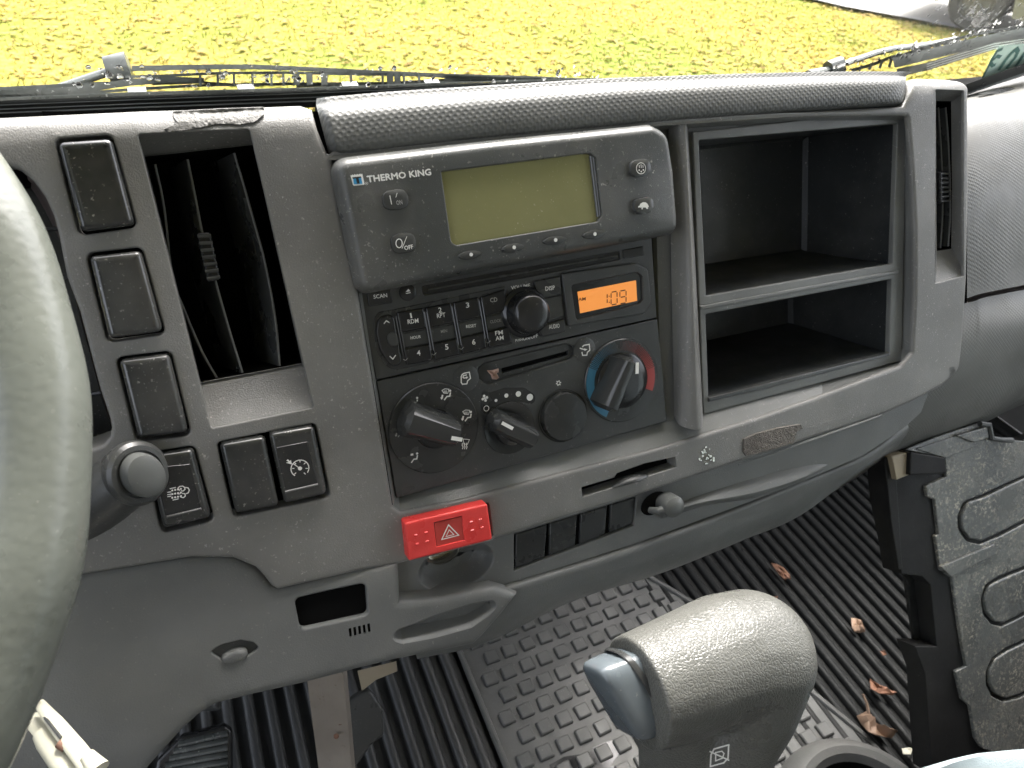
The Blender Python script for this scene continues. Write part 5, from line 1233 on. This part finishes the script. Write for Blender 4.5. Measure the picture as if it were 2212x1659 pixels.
# left wiper
def wiper(label, blade_, frame_, arm_, nub, gaps, bw=4.5, group='windshield wipers'):
    t = thing('wiper', label, 'wiper', WSF.at(*blade_[len(blade_)//2], -.03), group)
    mb = MB(); strip3(blade_, bw, bw*.7, -.030, -.016, mb); mb.build('rubber_blade', 'wiper_black', t)
    mb = MB(); strip3(off(blade_, -5), 1.6, 1.2, -.040, -.020, mb); mb.build('spine', 'wiper_grey', t)
    mb = MB(); strip3(frame_, 3.6, 2.6, -.060, -.046, mb); mb.build('frame', 'wiper_black', t)
    for a, b, h in gaps:
        mb = MB(); strip3([a, b], h, h, -.058, -.030, mb); mb.build('bridge', 'wiper_black', t)
    mb = MB(); mb.tube([WSF.at(x, y, -.070) for x, y in arm_], [.0052]*len(arm_), 12, flat=.6); mb.build('arm', 'wiper_grey', t)
    mb = MB(); mb.tube([WSF.at(*p, -.070) for p in nub], [.0095, .0105], 20); mb.build('pivot_cap', 'wiper_black', t)
    return t
bl = [(-220,228),(0,217),(260,206),(660,195),(960,184),(1150,178),(1302,174)]
fr_ = [(-220,219),(0,209),(130,205),(300,192),(440,184),(660,181),(830,180),(960,177),(1080,172),(1200,172),(1290,174)]
wp1 = wiper('wet black wiper lying along the bottom of the windshield on the left', bl, fr_, [(130,190),(190,170),(232,156),(262,150)], [(232,152),(280,144)],
    [((x,160),(x+1,186), 2.6) for x in (432,470,505,545,586,612)]+[((x,158),(x+1,184), 7) for x in (640,668,700)]+[((x,160),(x+1,184), 2.6) for x in (758,826,872,905,935)]+[((x,156),(x+1,182), 7) for x in (842,858)])
mb = MB(); strip3([(285,148),(420,145),(540,144),(660,149),(800,156),(960,163),(1120,167),(1250,172)], 6, 3.5, -.075, -.062, mb); mb.build('arm_cover', 'wiper_grey', wp1)
mb = MB(); strip3([(270,166),(350,164),(470,158),(620,157),(760,160),(900,162),(1000,168),(1120,172)], 3.0, 3.0, -.060, -.046, mb); strip3([(-40,206),(150,196),(280,178),(360,172),(440,174)], 9, 6, -.060, -.046, mb); strip3([(960,168),(1100,172),(1280,174)], 7, 3, -.060, -.046, mb); mb.build('upper_rail', 'wiper_black', wp1)
mb = MB(); strip3([(-60,196),(130,186),(250,180)], 5, 5, -.064, -.060, mb); strip3([(330,181),(440,178),(560,186)], 3, 2, -.064, -.058, mb); strip3([(640,186),(780,182),(960,172)], 3, 2, -.064, -.058, mb); mb.build('yoke', 'wiper_grey', wp1)
mb = MB()
for x in (298,533,758,935):
    y = 205-(x-263)*.029; mb.box(WSF.at(x, y, -.022), WSF.U*.006, WSF.V*.0022, WSF.N*.006)
mb.build('blade_clip', 'wiper_black', wp1)
bl2 = [Nn(500,985), Nn(900,900), Nn(1300,775), Nn(1800,625), Nn(2212,560), Nn(3000,440)]
fr2 = [Nn(-120,955), Nn(200,860), Nn(420,770), Nn(600,735), Nn(900,640), Nn(1150,560), Nn(1500,475), Nn(1900,400), Nn(2212,365), Nn(3000,280)]
gg = [(Nn(x, 745-(x-600)*.17 if x > 500 else 900-(x)*.30), Nn(x-40, 860-(x-600)*.22 if x > 500 else 960-x*.12), 3) for x in (20,160,300,430,620)]
gg += [(Nn(x, 600-(x-1000)*.2), Nn(x, 760-(x-1000)*.25), 9) for x in (760,900,1040,1180)]
wp2 = wiper('wet black wiper rising diagonally across the windshield on the right', bl2, fr2, [Nn(-700,985), Nn(-330,920), Nn(-100,820), Nn(0,790), Nn(200,720), Nn(420,665), Nn(750,625), Nn(1000,590), Nn(1300,530)], [Nn(-440,945), Nn(-270,895)], gg, bw=9)
mb = MB(); strip3([Nn(450,850), Nn(900,740), Nn(1400,620), Nn(2212,450), Nn(3000,370)], 11, 13, -.056, -.028, mb); mb.build('yoke', 'wiper_grey', wp2)
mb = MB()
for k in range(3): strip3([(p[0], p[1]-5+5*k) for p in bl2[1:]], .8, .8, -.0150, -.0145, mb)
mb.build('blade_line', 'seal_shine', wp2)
# sticker on the glass, seen from behind
sk_ = from_data('inspection_sticker', [WSF.at(*Nn(*p), .001) for p in ((1640,1060),(1700,930),(1760,800),(1880,620),(2240,590),(2700,560),(2600,830),(2212,892))], [(0,1,2,3,4,5,6,7)], 'sticker_green')
tag(sk_, 'pale green windshield sticker seen from behind at the upper right', 'sticker')
pr = Print(.0016, WSF)
pr.stroke([Nn(1925,660), Nn(1850,690), Nn(1790,780), Nn(1760,850), Nn(1790,890), Nn(1830,870)], 5).stroke([Nn(1770,830), Nn(1850,760), Nn(1900,770)], 5).stroke([Nn(1760,850), Nn(1730,900), Nn(1650,1050)], 4)
pr.stroke([Nn(1870,950), Nn(1960,820), Nn(2040,720), Nn(2110,660), Nn(2130,700), Nn(2090,780), Nn(1970,930)], 6)
pr.stroke([Nn(2100,900), Nn(2160,810), Nn(2230,700)], 6)
pr.build('sticker_letters', 'sticker_ink', sk_)
# water drops
mb = MB(); rnd = random.Random(5)
def drop(x, y, r_, el=1.0, ang=0.0):
    c = Vector(WSF.uv(x, y, -.0005)); V = [WSF.pt(c.x, c.y, -.0005-r_*.55)]; n_ = 8; ca, sa = math.cos(ang), math.sin(ang)
    for k, (s, h) in enumerate(((.55,.45),(.9,.2),(1,0))):
        for j in range(n_):
            a = 2*math.pi*j/n_; X, Y = s*r_*math.cos(a), s*r_*el*math.sin(a); V.append(WSF.pt(c.x+X*ca-Y*sa, c.y+X*sa+Y*ca, -.0005-h*r_))
    F_ = [(0, 1+(j+1) % n_, 1+j) for j in range(n_)]+[(1+k*n_+j, 1+k*n_+(j+1) % n_, 1+(k+1)*n_+(j+1) % n_, 1+(k+1)*n_+j) for k in range(2) for j in range(n_)]+[tuple(1+2*n_+j for j in range(n_))[::-1]]
    mb.add(V, F_)
for i in range(120):
    x, y = rnd.gauss(1600,110), rnd.gauss(240,95)
    if y > 430: continue
    drop(*Nn(x, y), rnd.uniform(.0005,.0016), rnd.uniform(1.3,2.6), -.7)
for i in range(60): drop(*Nn(rnd.uniform(900,2300), rnd.uniform(-40,420)), rnd.uniform(.0005,.0013), rnd.uniform(1.3,2.4), -.7)
for i in range(80):
    x = rnd.uniform(150, 1290); drop(x, 150+rnd.uniform(-6,42)-(abs(x-640)<400)*2, rnd.uniform(.0005,.0022), rnd.uniform(.5,1.6), rnd.uniform(-.5,.5))
for i in range(90):
    t = rnd.random(); x = 1790+t*430; y = 148-t*110+rnd.uniform(-8,22); drop(x, y, rnd.uniform(.0005,.002), rnd.uniform(.6,2), -.5)
o = mb.build('water_drops', 'water', ws); o['kind'] = 'stuff'
mb = MB()
for i in range(150):
    if i < 95: x = rnd.uniform(330, 1290); y = (152+rnd.uniform(-2,36)-(x-640)*.008)
    else: t = rnd.random(); x = 1850+t*360; y = 128-t*88+rnd.uniform(-8,26)
    c = WSF.at(x, y, -.064); a = rnd.uniform(-.6,.9); s = rnd.uniform(.0004,.0014)
    mb.tube([c, c+WSF.U*s*2*math.cos(a)+WSF.V*s*2*math.sin(a), c+WSF.U*s*3.6*math.cos(a+.8)+WSF.V*s*3*math.sin(a+.8)], [s*.5,s*.8,s*.3], 6)
o = mb.build('white_splatter', 'print_white', ws); o['kind'] = 'stuff'

# ================================================================== OUTSIDE: LAWN, ROAD, CAR
from_data('lawn', [(-60,2,0),(80,2,0),(80,120,0),(-60,120,0)], [(0,1,2,3)], 'grass_ground', sharp=None)['kind'] = 'structure'
def GND(x, y, z=0): r_ = ray(x, y); return CAM+r_*((z-CAM.z)/r_.z)
def leafmesh(n, seed, s0, s1, area_f, material, name, label, zmax=.03, blade=False):
    rnd = random.Random(seed); V, F_ = [], []
    for i in range(n):
        x, y = area_f(rnd); s = rnd.uniform(s0, s1); a = rnd.uniform(0, 6.28)
        if blade:
            h = rnd.uniform(.02,.05); lx, ly = rnd.uniform(-.03,.03), rnd.uniform(-.03,.03); k = len(V)
            V += [(x+s*math.cos(a), y+s*math.sin(a), 0), (x-s*math.cos(a), y-s*math.sin(a), 0), (x+lx, y+ly, h)]; F_.append((k,k+1,k+2)); continue
        tx, ty = rnd.uniform(-.25,.25), rnd.uniform(-.25,.25); z0 = rnd.uniform(.006,zmax*.45); k = len(V)
        for (p, q) in ((-1,0),(-.35,.55),(.5,.5),(1,0),(.5,-.5),(-.35,-.55)):
            X, Y = p*s, q*s*rnd.uniform(.7,1.1); V.append((x+X*math.cos(a)-Y*math.sin(a), y+X*math.sin(a)+Y*math.cos(a), z0+X*tx*.5+Y*ty*.5+abs(Y)*.4))
        F_.append(tuple(range(k,k+6)))
    o = from_data(name, V, F_, material, sharp=None, origin=(0,0,0)); o['kind'] = 'stuff'; o['label'] = label; return o
def far_area(r_):
    y = 3.2+17*r_.random()**1.4; return (r_.uniform(-.35*y-1.2, 1.35*y+1), y)
g1 = leafmesh(26000, 21, .02, .05, far_area, 'fallen_leaf', 'fallen_leaves', 'yellow and brown fallen leaves scattered over the lawn', .05)
g2 = leafmesh(60000, 22, .004, .010, far_area, 'grass_blade', 'grass', 'short yellow-green grass of the lawn', blade=True)
e0, e1, e2, e3 = GND(*Cc(780,-20)), GND(*Cc(1120,62)), GND(*Cc(1500,132)), GND(*Cc(1960,225))
V = [e0, e1, e2, e3, GND(2500,180), Vector((30,9,0)), Vector((40,30,0)), Vector((10,34,0))]
far0 = e0+(e0-e1).normalized()*14
V = [(p.x, p.y, .055) for p in (e0,e1,e2,e3)]+[(22,4.2,.055),(40,4,.055),(40,40,.055),(far0.x,far0.y,.055)]
V = [V[7]]+V[:7]
from_data('road', V, [tuple(range(len(V)))], 'asphalt', sharp=None)['kind'] = 'structure'
# parked car: body, bumper, windows, wheels
wc = GND(*Nn(1400,455)); wdir = Vector((-.42,.907,0)).normalized(); wside = Vector((-wdir.y, wdir.x, 0)); 
if wside.dot(CAM-wc) < 0: wside = -wside
car = thing('parked_car', 'olive grey car on the road at the upper right, only a wheel corner in view', 'car', (wc.x, wc.y, 0))
zg = .055
def CP(l, s, z): p = wc+wdir*l-wside*s; return (p.x, p.y, zg+z)     # l forward, s away from us, z up; wheel centre l=0
def arch(cx): return [(cx+.42*math.cos(R(a)), .34+.42*math.sin(R(a))) for a in range(0, 181, 15)]
prof = [(.92,.30),(.95,.55),(.90,.78),(.55,.92),(-.35,1.02),(-3.35,1.05),(-3.62,.95),(-3.68,.55),(-3.62,.28)]+[(x, z) for x, z in arch(-2.75)[::-1]]+[(-2.3,.22),(-.45,.22)]+[(x, z) for x, z in arch(0)[::-1]]+[(.45,.25)]
def extr(pr_, s0, s1, name, material, parent, bev=0):
    bm = bmesh.new(); a = [bm.verts.new(CP(l, s0, z)) for l, z in pr_]; b = [bm.verts.new(CP(l, s1, z)) for l, z in pr_]; n_ = len(pr_)
    bm.faces.new(a); bm.faces.new(b[::-1])
    for i in range(n_): bm.faces.new((a[i], a[(i+1) % n_], b[(i+1) % n_], b[i]))
    bmesh.ops.triangulate(bm, faces=[f for f in bm.faces if len(f.verts) > 4]); me = bpy.data.meshes.new(name); bm.to_mesh(me); bm.free()
    return link(name, me, material, parent, sharp=30)
extr(prof, -.06, 1.72, 'body', 'car_paint', car)
extr([(-.45,1.02),(-1.2,1.52),(-2.9,1.55),(-3.45,1.05)], .08, 1.58, 'cabin', 'car_paint', car)
extr([(-.75,1.08),(-1.28,1.44),(-1.95,1.47),(-1.95,1.08)], .07, .09, 'window', 'car_glass', car); extr([(-2.03,1.08),(-2.03,1.47),(-2.8,1.46),(-3.15,1.08)], .07, .09, 'window', 'car_glass', car)
extr([(.50,.28),(.98,.30),(1.02,.46),(.99,.62),(.50,.60)], -.09, 1.75, 'bumper', 'car_paint', car)
extr([(.80,.62),(.955,.62),(.93,.76),(.74,.80)], -.07, .30, 'headlight', 'car_glass', car)
def cwheel(l, s):
    def ringv(r_, s_): return [CP(l+r_*math.cos(2*math.pi*j/40), s_, .33+r_*math.sin(2*math.pi*j/40)) for j in range(40)]
    def rev(pf, name, material, parent, cap=True):
        V = sum((ringv(r_, s_) for r_, s_ in pf), []); F_ = [(i*40+j, i*40+(j+1) % 40, (i+1)*40+(j+1) % 40, (i+1)*40+j) for i in range(len(pf)-1) for j in range(40)]
        if cap: F_.append(tuple((len(pf)-1)*40+j for j in range(40)))
        return from_data(name, V, F_, material, parent)
    w_ = rev([(.20,s+.24),(.31,s+.24),(.335,s+.20),(.335,s+.04),(.31,s),(.22,s-.005),(.205,s+.02)], 'wheel', 'car_tyre', car, False)
    rev([(.205,s+.02),(.195,s+.015),(.185,s+.06),(.06,s+.03),(.02,s+.02)], 'rim', 'car_rim', w_)
    for k in range(5):
        a = R(72*k+10); mb = MB(); mb.tube([CP(l+.04*math.cos(a), s+.025, .33+.04*math.sin(a)), CP(l+.20*math.cos(a), s+.01, .33+.20*math.sin(a))], [.035,.028], 8, flat=.5); mb.build('spoke', 'car_rim', w_)
for l, s in ((0,-.05),(-2.75,-.05),(0,1.5),(-2.75,1.5)): cwheel(l, s)

# ================================================================== THE CAB ROUND THE CAMERA (out of view, it shades the inside)
CABX0, CABX1 = -.62, 1.32
def shell(name, pts, material='shell_plastic'):
    o = from_data(name, pts, [tuple(range(len(pts)))], material, sharp=None); md = o.modifiers.new('t', 'SOLIDIFY'); md.thickness = .03; md.offset = 1; o['kind'] = 'structure'; return o
if SHELL:
    zr = CAM.z+.42; yb = -.55; zs = CAM.z-.30
    shell('cab_roof', [(CABX0,yb,zr),(CABX1,yb,zr),(CABX1,.40,zr),(CABX0,.40,zr)], 'headliner')
    shell('cab_back_wall', [(CABX0,yb,FZ),(CABX1,yb,FZ),(CABX1,yb,zr),(CABX0,yb,zr)])
    shell('cab_left_door', [(CABX0,yb,FZ-.02),(CABX0,.68,FZ-.02),(CABX0,.68,FZ+.12),(CABX0,yb,FZ+.12)])
    shell('cab_right_door', [(CABX1,yb,FZ),(CABX1,.68,FZ),(CABX1,.68,zs),(CABX1,yb,zs)])
